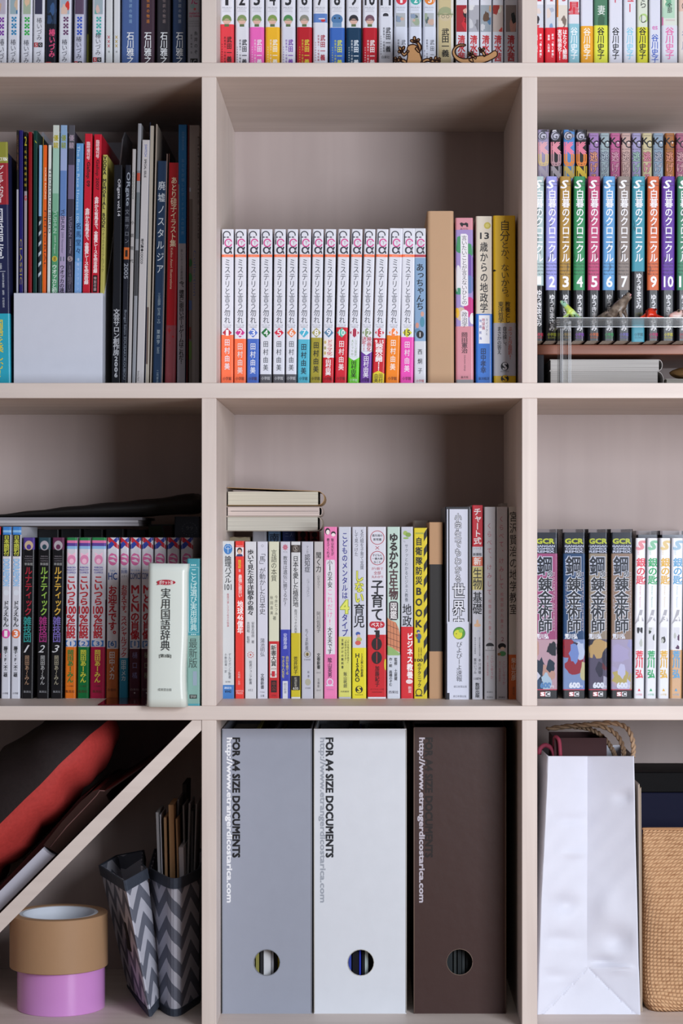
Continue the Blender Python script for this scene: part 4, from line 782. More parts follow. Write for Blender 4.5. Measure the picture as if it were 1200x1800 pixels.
for x0, x1, n_, c, t1, t2, t3, lb in ((37.2, 58.5, '1', '4a3488', 'a01c30', '2c9490', 'b08c70', 'black comic with a purple top and red title, numbered 1'), (64, 86.5, '2', '1c3c48', '88b048', 'a02c78', 'b8b8b8', 'black comic with a dark teal top and lime-green title'),
                              (88.5, 110.5, '3', '5c2448', 'c8a040', '7464b0', 'b0a890', 'black comic with a plum top and golden title, numbered 3')):
    book(x0, x1, 945, s3, zb, '121114', lb, [('b', -12, 12, 945, 966, c)] + cap(0, 955, 'a8a0a8' if n_ != '1' else 'c0a888', c) + [('h', 'RIBON', 0, 977, 979, 12, '888088'), ('h', 'MASCOT', 0, 981, 983, 14, '888088'), ('h', 'COMICS', 0, 985, 987, 13, '888088'), ('h', '新装版', 0, 989, 994, 14, 'a8a8a8'),
        ('v', 'ルナティック', 0, 996, 1082, 12, t1, .02), ('v', '雑技団', -1, 1084, 1129, 13, t2, .01), ('h', n_, -2, 1134, 1147, 3 if n_ == '1' else 9, 'c8c8cc', 0, .35), ('v', '岡田あ〜みん', -1, 1152, 1204, 7.5, t3), ('h', '集英社', 0, 1214, 1218, 13, '8c8c90')], 3, group=G)
for x0, x1, n_, oc, tc, cn in ((113.5, 133, '1', 'd8701c', '207838', 'orange'), (135.5, 156, '2', '107038', 'd0d040', 'dark green'), (157.5, 184, '3', 'a81440', 'e0c848', 'crimson')):
    book(x0, x1, 945, s3, zb, 'd0cdd6', 'white comic with a %s foot and a striped top, numbered %s in brackets' % (cn, n_), [('b', -14, 14, 945, 950, '1c7840'), ('b', -14, 14, 950, 954.5, 'd870a0'), ('b', -14, 14, 954.5, 960, '583c90'), ('b', -14, 14, 960, 965, '88b0d8')] + cap(0, 980, 'dc88b0', 'f0c0d4') +
         [('h', 'RIBON', 0, 996, 999, 14, '5850a0', .02), ('h', 'MASCOT', 0, 1000.5, 1003.5, 16, '5850a0', .02), ('h', 'COMICS', 0, 1005, 1008, 15, '5850a0', .02), ('v', 'こいつら', 0, 1012, 1064, 15, 'b81828', .03), ('h', '100', 0, 1066, 1079, 17, 'b81828', .03), ('h', '%', 0, 1081, 1093, 14, 'b81828', .02), ('v', '伝説', 0, 1094, 1122, 15, 'b81828', .03),
          ('h', '【' + n_ + '】', 0, 1126, 1136, 20, '2c68b0', .015), ('v', '岡田あーみん', 0, 1142, 1200, 10, tc, .02), ('h', '+180', 0, 1205, 1207, 11, '503020'), ('h', '集英社', 0, 1213, 1218, 16, tuple(v * .4 for v in (.8, .5, .3)))], 3, obi=(1137.5, oc), group=G)
def hc():   # crossing ribbons and swirl
    return [('p', [(-11, 950), (-11, 945), (-5, 945), (11, 959), (11, 966), (6, 963)], 'b81c30'), ('p', [(-11, 966), (-11, 959), (6, 945), (11, 945), (11, 948), (-4, 964)], '283c98'), ('p', [(-8, 945.5), (-4, 945.5), (8, 956), (4, 958)], 'b81c30'),
            ('e', 0, 983, 8, 11, 'cc6498'), ('p', [(-7, 978), (2, 976), (7, 982), (0, 980)], 'd4cdd6'), ('p', [(-7, 985), (1, 983), (6, 989), (-1, 988)], 'd4cdd6'), ('p', [(-2, 972), (5, 971), (7, 975), (3, 974)], 'd4cdd6')]
book(186, 207, 945, s3, zb, 'cfccd4', 'white comic with an orange foot, numbered 6 in brackets', hc() + [('h', 'LaLa', 0, 1001, 1004.5, 8, '3870b0'), ('h', 'HC', 0, 1007, 1019, 15, '24488c', .02), ('v', 'お迎えです。', 0, 1029, 1124, 14, 'b01c2c', .025), ('h', '[6]', 0, 1127, 1138, 14, '3068a8', .02),
     ('v', '田中メカ', 0, 1145, 1195, 9.5, 'd8ccc8', .02), ('h', '白泉社', 0, 1210, 1215, 15, '6c3818')], 2, obi=(1141, 'b8602c'), group=G)
book(209, 224.5, 945, s3, zb, 'cfccd4', 'slim white comic with a blue foot and a long red vertical title', hc() + [('h', 'LaLa', 0, 998, 1000.5, 8, '3870b0'), ('h', '別冊', 0, 1002, 1008, 11, '24488c', .01), ('h', 'ふろく', 0, 1011, 1015, 11, '50505c'), ('v', 'お迎えです。スペシャルブック', 0, 1028, 1155, 9.5, 'b01c2c', .02),
     ('v', '田中メカ', 0, 1160, 1197, 8, 'c4d8e0', .02)], 2, obi=(1157, '2c88a8'), group=G)
for x0, x1, d in ((226.5, 246.5, '1'), (247, 268, '2')):
    book(x0, x1, 945, s3, zb, 'cfccd4', ('white comic with a dark maroon foot, fully in view left of the dictionary', 'white comic with a dark maroon foot, half hidden by the white dictionary')[d == '2'], hc() + [('h', '花とゆめ', 0, 1001, 1004.5, 15, '3870b0'), ('h', 'COMICS', 0, 1007, 1018, 18, '24488c', .01),
         ('v', 'MとNの肖像', 0, 1028, 1124, 15, 'b01c2c', .025), ('h', '[%s]' % d, 0, 1127, 1138, 15, '3068a8', .02), ('v', '樋口橘', 0, 1143, 1196, 8.5, '8c84b0' if d == '1' else '98987c'), ('h', '白泉社', 0, 1210, 1214, 15, 'a08c8c'), ('e', 0, 1218, 1.3, 1.3, 'c8b8b8')], 1.5, obi=(1141, '4c1424'), group=G)
for i, (x0, x1) in enumerate(((270.5, 291.5), (292.8, 314.8), (316.8, 339), (340.5, 362))):
    book(x0, x1, 945, s3, zb, 'cfccd4', 'white comic with crossing red and blue ribbons, %s of four mostly hidden by the dictionaries' % ('first', 'second', 'third', 'last')[i], hc(), .5, obi=(1141, ['7c2838', '28508c', '385c40', '58306c'][i]), group=G) if x1 < 360 else None
# books in the dark back row
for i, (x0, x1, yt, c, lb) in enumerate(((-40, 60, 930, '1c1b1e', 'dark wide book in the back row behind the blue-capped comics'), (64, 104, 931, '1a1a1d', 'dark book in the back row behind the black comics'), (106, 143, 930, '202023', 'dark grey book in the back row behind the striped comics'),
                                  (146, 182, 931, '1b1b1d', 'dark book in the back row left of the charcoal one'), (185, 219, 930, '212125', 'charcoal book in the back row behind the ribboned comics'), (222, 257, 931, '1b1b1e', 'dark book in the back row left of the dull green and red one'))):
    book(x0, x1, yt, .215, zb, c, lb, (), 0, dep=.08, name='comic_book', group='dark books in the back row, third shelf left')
book(260, 304, 922, .215, zb, '33301c', 'dull green and red book in the back row beside the silver-grey box', [('p', [(-20, 926), (0, 924), (6, 945), (-20, 946)], '3c4420'), ('p', [(4, 924), (21, 924), (21, 946), (8, 946)], '4c2018')], 0, dep=.08)
o = book(306, 352, 908, .212, zb, '5c5c64', 'dark silver-grey boxed book with an ornamental emblem at the back right', [('h', '99', 4, 925, 932, 12, 'a8a8ae'), ('o', 4, 928, 12, 9, .6, '8c8c94')] + [('e', 4 + 13 * math.cos(a), 930 + 11 * math.sin(a), .9, .9, '9c9ca4') for a in [i * .4 for i in range(16)]], 0, dep=.083, name='boxed_book')
# papers and a black sleeve lying on the books
def sheetpile(name, x0, x1, ya, yb, s, dep, n, cols, label, sag=0, cat='magazine'):
    o = thing(name, P((x0 + x1) / 2, yb, s), label, cat); h = (yb - ya) * K(s); w = (x1 - x0) * K(s); R = random.Random(4)
    for i in range(n):
        z0, z1 = h * i / n, h * (i + .93) / n; j = R.uniform(-.003, .003); V = []; N = 8
        for z in (z0, z1):
            for y in (0, dep):
                for q in range(N + 1):
                    t = q / N; V.append((-w / 2 + w * t + j * t, y + (.004 * R.random() if y == 0 and q == 0 else 0), z + sag * K(s) * math.sin(t * math.pi * .5) * (1 if True else 0)))
        M = N + 1; F = []
        for q in range(N):
            F += [(q, q + 1, 2 * M + q + 1, 2 * M + q), (M + q + 1, M + q, 3 * M + q, 3 * M + q + 1), (q + 1, q, M + q, M + q + 1), (2 * M + q, 2 * M + q + 1, 3 * M + q + 1, 3 * M + q)]
        F += [(0, 2 * M, 3 * M, M), (N, M + N, 3 * M + N, 2 * M + N)]
        mk('sheet_bundle', V, F, cols[i % len(cols)], o)
    return o
pm2 = [pages_mat('a8a6ac', 'z'), pages_mat('bcbac0', 'z'), pages_mat('8c8a92', 'z')]
sheetpile('magazine', -60, 246, 909, 924.5, .150, .14, 3, pm2, 'grey-edged magazines lying flat under the black sleeve, third shelf left', 0)
# black soft sleeve, draped
V = []; F = []; nx, ny = 30, 8; sB = .145
top = [(-70, 907.5), (0, 903), (60, 896), (120, 889), (190, 882), (250, 877), (300, 871), (335, 865), (348, 868), (353, 880)]
bot = [(-70, 908.7), (0, 908.6), (120, 908.2), (245, 907.5), (265, 905.0), (300, 903), (330, 903), (345, 900), (353, 892)]
def interp(c, x):
    for a, b in zip(c, c[1:]):
        if a[0] <= x <= b[0]: return a[1] + (b[1] - a[1]) * (x - a[0]) / (b[0] - a[0])
    return c[-1][1]
for side, cv in ((0, top), (1, bot)):
    for j in range(ny + 1):
        for i in range(nx + 1):
            x = -66 + 416 * i / nx; v = j / ny; e = 1 - (2 * v - 1) ** 6; yt, yb = interp(top, x), interp(bot, x)
            mid = (yt + yb) / 2; y = mid + (cv is top and -1 or 1) * (yb - yt) / 2 * (.35 + .65 * e) + (.8 * math.sin(x * .09 + v * 7) if cv is top and e > .5 else 0)
            y = min(y, yb)
            p = P(x, y, sB); V.append((p.x, sB + .13 * v, p.z))
M = (nx + 1) * (ny + 1)
for j in range(ny):
    for i in range(nx):
        a = j * (nx + 1) + i; q4 = (a, a + 1, a + nx + 2, a + nx + 1); F.append(q4); F.append(tuple(M + t for t in q4[::-1]))
rim = [i for i in range(nx + 1)] + [(j + 1) * (nx + 1) + nx for j in range(ny)] + [ny * (nx + 1) + i for i in range(nx - 1, -1, -1)] + [j * (nx + 1) for j in range(ny - 1, 0, -1)]
for a, b in zip(rim, rim[1:] + rim[:1]): F.append((b, a, M + a, M + b))
tag(mk('laptop_sleeve', V, F, mat('141213', .55, .3, 'cloth'), smooth=True), 'soft black fabric sleeve draped over the magazines, third shelf left', 'sleeve')
# pocket dictionary and teal dictionary at the front
sD = -.018
o = book(256.5, 326.5, 991, sD, zC, 'ccd3cc', 'thick white vinyl-covered pocket dictionary standing at the front edge of the shelf', [], 3, name='dictionary', dep=.085, rad=.006, rough=.28)
o.children[0].data.materials[0] = mat('d3dad3', .3, .5, 'plastic')
bpy.data.objects.remove([c for c in o.children if c.name.startswith('pages')][0]); 
dw = (326.5 - 256.5) * K(sD) - .0005; dh = P(0, 991, sD).z - zC
# soft wavy right-hand edge of the vinyl cover
me = o.children[0].data
bm = bmesh.new(); bm.from_mesh(me)
bmesh.ops.bisect_plane(bm, geom=bm.verts[:] + bm.edges[:] + bm.faces[:], plane_co=(0, 0, dh * .5), plane_no=(0, 0, 1))
for z in [dh * i / 16 for i in range(1, 16) if i != 8]:
    bmesh.ops.bisect_plane(bm, geom=bm.verts[:] + bm.edges[:] + bm.faces[:], plane_co=(0, 0, z), plane_no=(0, 0, 1))
for v in bm.verts:
    t = v.co.z / dh; g = max(0, v.co.x / dw + .1)
    v.co.x += g * (.0026 * math.sin(t * 9 + 2.4) * max(0, 1 - t * 1.6) + .002 * (t > .97)) ; v.co.y -= .0009 * math.sin(t * 7) * (1 - abs(2 * v.co.x / dw)) * (v.co.y < .01)
bm.to_mesh(me); bm.free(); me.polygons.foreach_set('use_smooth', [True] * len(me.polygons)); me.update()
V = [(x, y, z) for z in (.002, dh - .002) for x, y in ((-dw / 2 + .0012, .004), (dw / 2 - .0026, .004), (dw / 2 - .0026, .083), (-dw / 2 + .0012, .083))]
mk('pages', V, [(3, 2, 1, 0), (4, 5, 6, 7), (0, 1, 5, 4), (1, 2, 6, 5), (2, 3, 7, 6), (3, 0, 4, 7)], pages_mat(), o)
sp = Spine(dw, .006, lambda py: P(0, py, sD).z - zC, K(sD)); sp.n = 110
sp.run([('e', -2, 1024, 16.5, 4.6, 'a82034'), ('p', [(-19, 1029), (-15, 1025), (-8, 1027)], 'a82034'), ('h', 'ポケット版', -2, 1021, 1027.5, 24, 'e4dcd8', .02), ('v', '実用国語辞典', -2, 1034, 1144, 16, '24282a'), ('h', '[第2版]', -2, 1150, 1157, 21, '40443f', .01), ('h', '成美堂出版', -2, 1210, 1215, 24, '6c706c')])
sp.flush(o)
o = book(327.5, 352.3, 982, .004, zC, '7fa49c', 'slim teal dictionary between the white dictionary and the upright board', [('b', -14, 14, 982, 1117, '3c8c98'), ('b', -9, 9, 997, 997.7, 'a8c8cc'), ('b', -9, 9, 1111, 1111.7, 'a8c8cc'), ('b', -9, -8.4, 997, 1111, 'a8c8cc'), ('b', 8.4, 9, 997, 1111, 'a8c8cc'),
     ('h', '●●●', 0, 992, 994.5, 9, 'c0d4d4'), ('v', 'ことば選び実用辞典', 0, 999, 1109, 11, 'bcd4d4', .008), ('h', '●●●', 0, 1114, 1116, 9, 'c0d4d4'), ('v', '最新版', -1, 1122, 1174, 14, '3c4c48'), ('b', -1, 6, 1180, 1205, '8c9cac'), ('b', -7, 6, 1221, 1228, '2c3030'), ('h', '学研', -.5, 1222, 1227, 10, 'b0b8b4'), ('b', -14, 14, 1237, 1245, '4c94a0')], .5, name='dictionary', dep=.092)
# dark red bookend plate under the ribboned comics
RB = mat('4c1216', .12, .6, 'plastic')
e = thing('bookend', (fx(215), .02, zC), 'dark red glossy bookend plate jutting out below the ribboned comics', 'bookend')
bm = bmesh.new(); pts = [((172 - VX) * K(.006), .006), ((255.3 - VX) * K(.006), .006), ((255.3 - VX) * K(.006), .099), ((190 - VX) * K(.098), .099)]
vs_ = [bm.verts.new((x - fx(215), y - .02, .0002)) for x, y in pts]; f = bm.faces.new(vs_); r = bmesh.ops.extrude_face_region(bm, geom=[f])
for v in r['geom']:
    if isinstance(v, bmesh.types.BMVert): v.co.z += .0011
bmesh.ops.recalc_face_normals(bm, faces=bm.faces[:]); from_bm('base_plate', bm, RB, e)
box('upright_plate', ((184.6 - VX) * K(.1) - fx(215), .081, .0004), ((185.5 - VX) * K(.1) - fx(215), .17, .11), RB, e)

# ================================================================ THIRD SHELF, MIDDLE
G = 'slim paperbacks in the left half of the middle cubby, third shelf'
def pb(x0, x1, yt, c, lb, pr, lean=0, **kw):
    return book(x0, x1, yt, s3, zC, c, lb, pr, lean, name='paperback_book', group=kw.pop('group', G), dep=kw.pop('dep', .105), rad=.0012, **kw)
pb(389.8, 411.5, 951, 'c8ccce', 'white paperback with a blue oval face emblem and a blue foot', [('e', 0, 965, 7.5, 9.5, '3c78b8'), ('o', 0, 962, 5.5, 3.2, .7, 'c8d4e0'), ('b', -.5, .5, 962, 972, 'c8d4e0'), ('e', 0, 955.5, 3, 1.2, 'c8d4e0'), ('v', '論理パズル', 0, 977, 1025, 11, '1c2226', .01), ('h', '101', 0, 1027, 1037, 12, '1c2226', .01),
   ('v', '推理力楽しさひらめきの快楽', 0, 1043, 1102, 3.5, 'b86068'), ('v', 'デルマガン少数著', 3, 1148, 1193, 4.5, '50545c'), ('v', '小野田博一訳', -4, 1148, 1183, 4, '50545c'), ('h', 'B1944', 0, 1197, 1200, 8, '50545c'), ('b', -11, 11, 1204, 1232, '3c74b4'), ('h', '講談社', 0, 1207, 1211, 13, 'd8e0ea'), ('h', '¥940', 0, 1213, 1218, 11, '142c50', .02)])
pb(413, 429, 951, 'dc3c34', 'slim bright red paperback with a small portrait near the top', [('h', 'Newton', 0, 958, 961, 11, 'e8a8a4', .01), ('b', -7, 7, 962, 978, 'd8d8dc'), ('e', 0, 968, 4.5, 5.5, '282428'), ('e', 0, 970, 3.4, 4.2, 'd0a890'), ('p', [(-6, 978), (-4, 974), (4, 974), (6, 978)], '303468'), ('v', '鎌田浩毅', 0, 984, 999, 5, 'd8c040', .01), ('v', '著', 0, 1000, 1006, 4, 'e8d0d0'),
   ('v', '最強に面白い', 1, 1010, 1050, 6, 'ecd8d6', .02), ('v', '地球', 1, 1056, 1080, 9.5, 'f0e8e8', .02), ('h', '46', 1, 1081, 1090, 10, 'f0e8e8', .02), ('v', '億年', 1, 1091, 1114, 9.5, 'f0e8e8', .02), ('v', '大地編・生命', -1, 1180, 1204, 4, 'e8b8b4'), ('h', 'NEWTON', 0, 1213, 1216, 13, 'ecc8c4'), ('h', 'PRESS', 0, 1217, 1220, 11, 'ecc8c4')])
pb(430, 450.5, 952, 'cdced2', 'white paperback with bold black title and a small red sunburst', [('v', '歩いて見た太平洋戦争の島々', 0, 966, 1082, 10.5, '1c1c22', .02), ('v', '安島太佳由 著', 4, 1093, 1131, 5, '2c2c34'), ('v', '吉田裕 監修', -4, 1093, 1131, 5, '2c2c34')] + [('e', 5 * math.cos(a), 1151 + 5 * math.sin(a), .9, .9, 'b84038') for a in [i * .698 for i in range(9)]] + [('e', 0, 1151, 1.5, 1.5, 'b84038'), ('v', '岩波ジュニア新書', 0, 1161, 1203, 5, '3c3c44'), ('h', '652', 0, 1211, 1215, 8, '707078')])
pb(451.5, 470.5, 952, 'cccdd9', 'lilac-white paperback with a long plain black title', [('h', '◇', 0, 957, 962, 5, '707078'), ('v', '「馬」が動かした日本史', 0, 967, 1080, 10, '202028'), ('v', '蒲池明弘', 0, 1122, 1154, 7.5, '404048'), ('v', '文春新書', 0, 1184, 1211, 6, '202028', .01), ('h', '1266', 0, 1215, 1218, 8, '808088'), ('h', '文春', 0, 1221, 1225, 7, '404048')])
pb(472, 490.5, 952, 'cfd0b8', 'cream-green paperback with a red foot and white label', [('v', '言語の本質', 0, 966, 1022, 9.5, '282820'), ('v', '今井むつみ', 4, 1046, 1082, 5, '404038'), ('v', '秋田喜美', -4, 1046, 1082, 5, '404038'), ('h', '著', 1, 1083, 1090, 6, '404038'), ('b', -6.5, 5, 1132, 1191, 'd4d0cc'), ('v', '新書大賞', -.5, 1134, 1171, 9, '201c1c', .015), ('h', '2024', -.5, 1174, 1177, 9, '603030'), ('h', '1', -1, 1180, 1189, 3.5, 'b82030', .03), ('h', '第', -5, 1184, 1187, 2.5, '303030'), ('h', '位', 3.5, 1184, 1187, 2.5, '303030'),
   ('b', -5, 5, 1196, 1217, '2c1818'), ('v', '中公', 0, 1198, 1214, 7, '8c3030'), ('h', '2756', 0, 1221, 1224, 8, '78282c')], obi=(1127.5, 'c02c30'))
pb(492.3, 510, 952, 'c4c4d0', 'lilac-grey paperback with an indigo lower band', [('h', '✳', 0, 957, 967, 9, 'b83858', .02), ('h', '915', 0, 969, 971.5, 7, '808088'), ('v', '教育は遺伝に勝てるか?', 0, 977, 1066, 7, '38383e'), ('v', '安藤寿康', 0, 1113, 1141, 6.5, 'b8bce0', .01), ('v', '自分を育てる', 3.5, 1153, 1186, 5, 'c8bc68', .01), ('v', 'できる人生を', -3.5, 1153, 1192, 5, 'c8bc68', .01), ('b', -4.5, 4.5, 1197, 1232, 'cccdd6'), ('v', '朝日新書', 0, 1200, 1219, 5, '70707c')], obi=(1107, '3c44a8'))
pb(511, 528, 952, 'cccdcf', 'white paperback with a dark brown mark on top and a yellow band below', [('b', -9, 9, 958, 971, '3c322c'), ('o', 0, 964.5, 4.5, 5.5, .6, 'a8a098'), ('h', 'S', 0, 961, 968, 4, 'b8b0a8'), ('v', '日本を愛した植民地', 0, 977, 1067, 9, '1c1c20', .01), ('v', '南洋パラオの真実', 0, 1071, 1114, 5, '3c3c40'), ('v', '荒井利子', 0, 1154, 1185, 6.5, '38340c', .01), ('b', -7.5, 7.5, 1188, 1213, '24221e'), ('v', '新潮新書', 0, 1190, 1207, 4.5, 'a8a498'), ('h', '635', 0, 1208, 1212, 9, 'c8c4b8', .02), ('b', -9, 9, 1225, 1232, 'cccdcf')], obi=(1113, 'c4b42a'))
pb(529.5, 550.5, 952, 'bbbbc6', 'grey-lilac paperback with a small round medallion low on its spine', [('v', 'マンガ', 0, 959, 973, 4, '40404c'), ('v', '認知症', 0, 974, 1006, 9, '202028', .005), ('v', 'ニコ・ニコルソン', 1, 1017, 1049, 5, '50505c'), ('v', 'ちくま新書', -1, 1105, 1143, 6, '2c2c34'), ('o', 0, 1150, 6, 6, .8, '6c6450'), ('e', 0, 1150, 3.5, 3.5, 'a89868'), ('e', 0, 1150.5, 1.5, 3, '50442c'), ('h', '1500', 0, 1158, 1161, 11, '50505c'), ('v', '新書', 2, 1178, 1192, 3.5, '50505c'), ('e', 1, 1199, 5, 6, 'a8a490'), ('h', '1500', 1, 1208, 1211, 9, '60606c')])
pb(551.5, 568, 952, 'b9b4b4', 'warm grey paperback between the lilac one and the pink book', [('v', '聞く力', 0, 970, 1006, 9, '242222', .01), ('v', '心をひらく', 0, 1011, 1034, 5, '504c4c'), ('v', '阿川佐和子', 0, 1075, 1112, 6.5, '343232'), ('v', '文春新書', 0, 1148, 1176, 5.5, '242222', .02), ('h', '841', 0, 1181, 1184, 7, '807c7c'), ('v', '文春新', 0, 1192, 1209, 4, '504c4c'), ('h', '841', 0, 1212, 1215, 7, '807c7c')])
G = 'paperbacks in the middle of the middle cubby, third shelf'
pb(568.8, 592.5, 926, 'e27cae', 'pink paperback with a white title strip and two tiny drawn heads', [('e', -5, 934, 4.5, 6, '242028'), ('e', -4.5, 935.5, 3.2, 4.2, 'e8d8d8'), ('e', 5, 938, 4.2, 4, '242028'), ('e', 5, 940, 3.4, 3, 'e8d8d8'), ('v', '隂山先生が', 3.5, 946, 977, 4.5, '2c2028', .01), ('v', '教えてくれる', -4, 946, 980, 4.5, '2c2028', .01), ('p', [(-7, 984), (-8, 988), (-8, 1150), (8, 1150), (8, 988), (7, 984)], 'd8d4dc'),
   ('v', '小1の不安', -1, 984, 1033, 8, '1c1a20', .01), ('v', 'これだけ!', -1, 1034, 1100, 9, 'dc74a8'), ('v', '大丈夫です', -1, 1102, 1150, 8, '1c1a20', .01), ('v', '隂山英男', -1, 1156, 1191, 7, '40283c', .01), ('o', -1, 1199, 6, 6.5, 2, 'd8d0dc'), ('b', -8, 5, 1204, 1206, 'd8d0dc'), ('h', 'ooooooo', 0, 1211, 1213, 12, 'c890b8')], 0, group=G, dep=.112)
pb(594.5, 617, 926, 'c4c8d4', 'pale blue-white paperback with indigo title and a pale yellow band', [('v', 'こどものメンタルは', 0, 935, 1053, 9.5, '2c2c88', .015), ('h', '4', 0, 1055, 1078, 14, '8c9c28', .05), ('h', '4', 0, 1055, 1078, 14, 'd8dc60', .015), ('v', 'タイプ', 0, 1079, 1119, 10, '2c2c88', .015), ('v', '「やる気を引き出す」', 6, 1122, 1168, 3.2, '30342c'), ('v', '「自信がみなぎる」', 1.5, 1122, 1164, 3.2, '30342c'), ('v', '言葉がけの教科書', -4, 1122, 1176, 3.8, '30342c', .01),
   ('v', '飯山晄朗', 1, 1181, 1209, 6, '40443c'), ('h', '大和書房', 0, 1214, 1217, 15, '50544c'), ('b', -12, 12, 1225, 1232, 'b0b0b8')], 0, obi=(1119.5, 'd0cf6c'), group=G, dep=.112)
pb(618.5, 643.5, 926, 'c8cad6', 'white paperback with yellow-green characters and a yellow band marked HISAKO', [('v', '5万組を子育て支援', 5, 931, 1001, 6, '30303c'), ('v', 'して見つけた', -5, 931, 978, 6, '30303c'), ('v', 'しない', 0, 1003, 1060, 15, '6c7424', .06), ('v', 'しない', 0, 1003, 1060, 15, 'd8d850', .02), ('v', '育児', 0, 1061, 1103, 18, '1c1c24', .012), ('e', -2, 1114, 4, 3.5, '4058a0'), ('e', -1, 1118, 3, 3, 'd8b0a0'), ('e', 0, 1124, 5, 4, 'b0b060'), ('e', -2, 1130, 5, 4, 'c85850'),
   ('v', '12人産んだ助産師', 5, 1148, 1190, 4, '28280c', .01), ('v', 'HISAKO', -3, 1148, 1199, 7.5, '1c1c10', .02), ('e', 0, 1212, 6.5, 6.5, '1c1c18'), ('h', 'S', 0, 1207, 1217, 6, 'dcd030', .03), ('h', 'Sunmark', 0, 1220, 1222, 14, '50501c')], 0, obi=(1139, 'dcd02c'), group=G, dep=.112)
pb(645.5, 678.5, 926, 'd2d2dc', 'wide white paperback with two red rings and a red lower band reading 100', [('o', 1, 945, 12.5, 12.5, 1.1, 'a82838'), ('h', '最先端の', 1, 939, 943.5, 18, '24242c', .01), ('h', '新常識', 1, 946, 950.5, 14, '24242c', .01), ('h', '✕', 1, 960, 966, 7, 'a82838', .01), ('o', 1, 981, 12.5, 12.5, 1.1, 'a82838'), ('h', '子どもに', 1, 974, 978, 17, '24242c', .01), ('h', '一番大事', 1, 980, 984, 18, '24242c', .01), ('h', 'なこと', 1, 986, 990, 12, '24242c', .01),
   ('h', 'が1冊で', 1, 997, 1002, 20, 'b04858'), ('h', '全部', 1, 1004, 1010, 12, 'b04858'), ('h', '丸わかり', 1, 1011.5, 1016.5, 20, 'b04858'), ('v', '子育て', 1, 1019, 1092, 21, '18181e', .015), ('e', -8, 1098, 5, 5.5, 'b82030'), ('e', 9, 1098, 5, 5.5, 'b82030'), ('b', -9, 10, 1092.5, 1103.5, 'b82030'), ('p', [(-4, 1103), (0, 1108), (4, 1103)], 'b82030'), ('h', 'ベスト', .5, 1094.5, 1101.5, 20, 'ece4e6', .02),
   ('b', -2, 5, 1108, 1121, '1c1418'), ('b', -4, 1, 1108, 1111, '1c1418'), ('e', 0, 1132, 9, 11, '1c1216'), ('b', -.5, .6, 1123, 1141, 'c8242c'), ('e', 0, 1156, 9, 11, '1c1216'), ('b', -.5, .6, 1147, 1165, 'c8242c'), ('v', '加藤紀子', 1, 1170, 1207, 7, '501018', .01), ('h', 'ダイヤモンド社', 1, 1210, 1213, 24, '8c1c24'), ('h', 'DIAMOND', 1, 1215.5, 1217.5, 18, '8c1c24'), ('b', -16, 16, 1225, 1232, 'd4d4dc'), ('e', 15, 1168, 2, 10, 'dcc830')], 0, obi=(1116, 'c4242c'), group=G, dep=.112)
pb(680, 703, 926, 'b9cfc4', 'mint-green paperback with a tartan creature on its spine', [('v', 'ゆるかわ', 0, 937, 1000, 15, '2c2224', .035), ('v', '古生物', 0, 1001, 1054, 15, '4c3034', .03), ('p', [(-8, 1060), (-5, 1057), (5, 1057), (8, 1060), (8, 1087), (5, 1090), (-5, 1090), (-8, 1087)], '382830'), ('v', '図鑑', 0, 1059, 1088, 11, 'e0dcdc', .015),
   ('p', [(-11.5, 1085), (-6, 1090), (4, 1094), (9, 1105), (11.4, 1118), (11.4, 1147), (4, 1143), (-4, 1138), (-11.5, 1134)], 'c8805c')] + [('p', [(-11.5 + i * 5.5, 1089 + i * 2.5), (-10.9 + i * 5.5, 1089 + i * 2.5), (-10.4 + i * 5.5, 1134 + i * 2.5), (-11 + i * 5.5, 1134 + i * 2.5)], '503028') for i in range(4)] + [('p', [(-11.4, 1098 + i * 11), (9 + i, 1106 + i * 11), (9 + i, 1106.8 + i * 11), (-11.4, 1098.8 + i * 11)], '503028') for i in range(4)] +
   [('p', [(-11.5, 1135), (-3, 1138), (11.4, 1149), (11.4, 1152), (-11.5, 1152)], '8cac68'), ('v', '監修 土屋健', 4, 1156, 1196, 5, '38383c', .01), ('v', '作・絵 高橋のぞむ', -5, 1156, 1206, 5, '38383c', .01), ('h', '西東社', 0, 1214, 1219, 17, '50505c')], 0, obi=(1151, 'c8ccd6'), group=G, dep=.112)
pb(704.3, 726, 926, 'bfc1cc', 'pale paperback with a small green sprig and a red lower band in large white lettering', [('e', -3, 937, 4, 4, '98b058'), ('e', 2, 940, 5, 4, '7c9c48'), ('e', -2, 946, 5, 1.5, '88a850'), ('h', 'し', -4, 950, 953, 3, '40404c'), ('v', 'サクッとわかるビジネス教養', -1, 956, 1058, 5.5, '34404c'), ('v', '地政', 0, 1061, 1102, 15, '1c1c24', .01), ('v', 'ビジネス教養', 5, 1112, 1193, 9.5, 'f0e4e4', .035), ('e', 4, 1198, 6, 4, 'e8d0d0'), ('v', '新星', 5, 1206, 1218, 6, 'f0d8d8')], 0, obi=(1102, 'cc2830'), group=G, dep=.112)
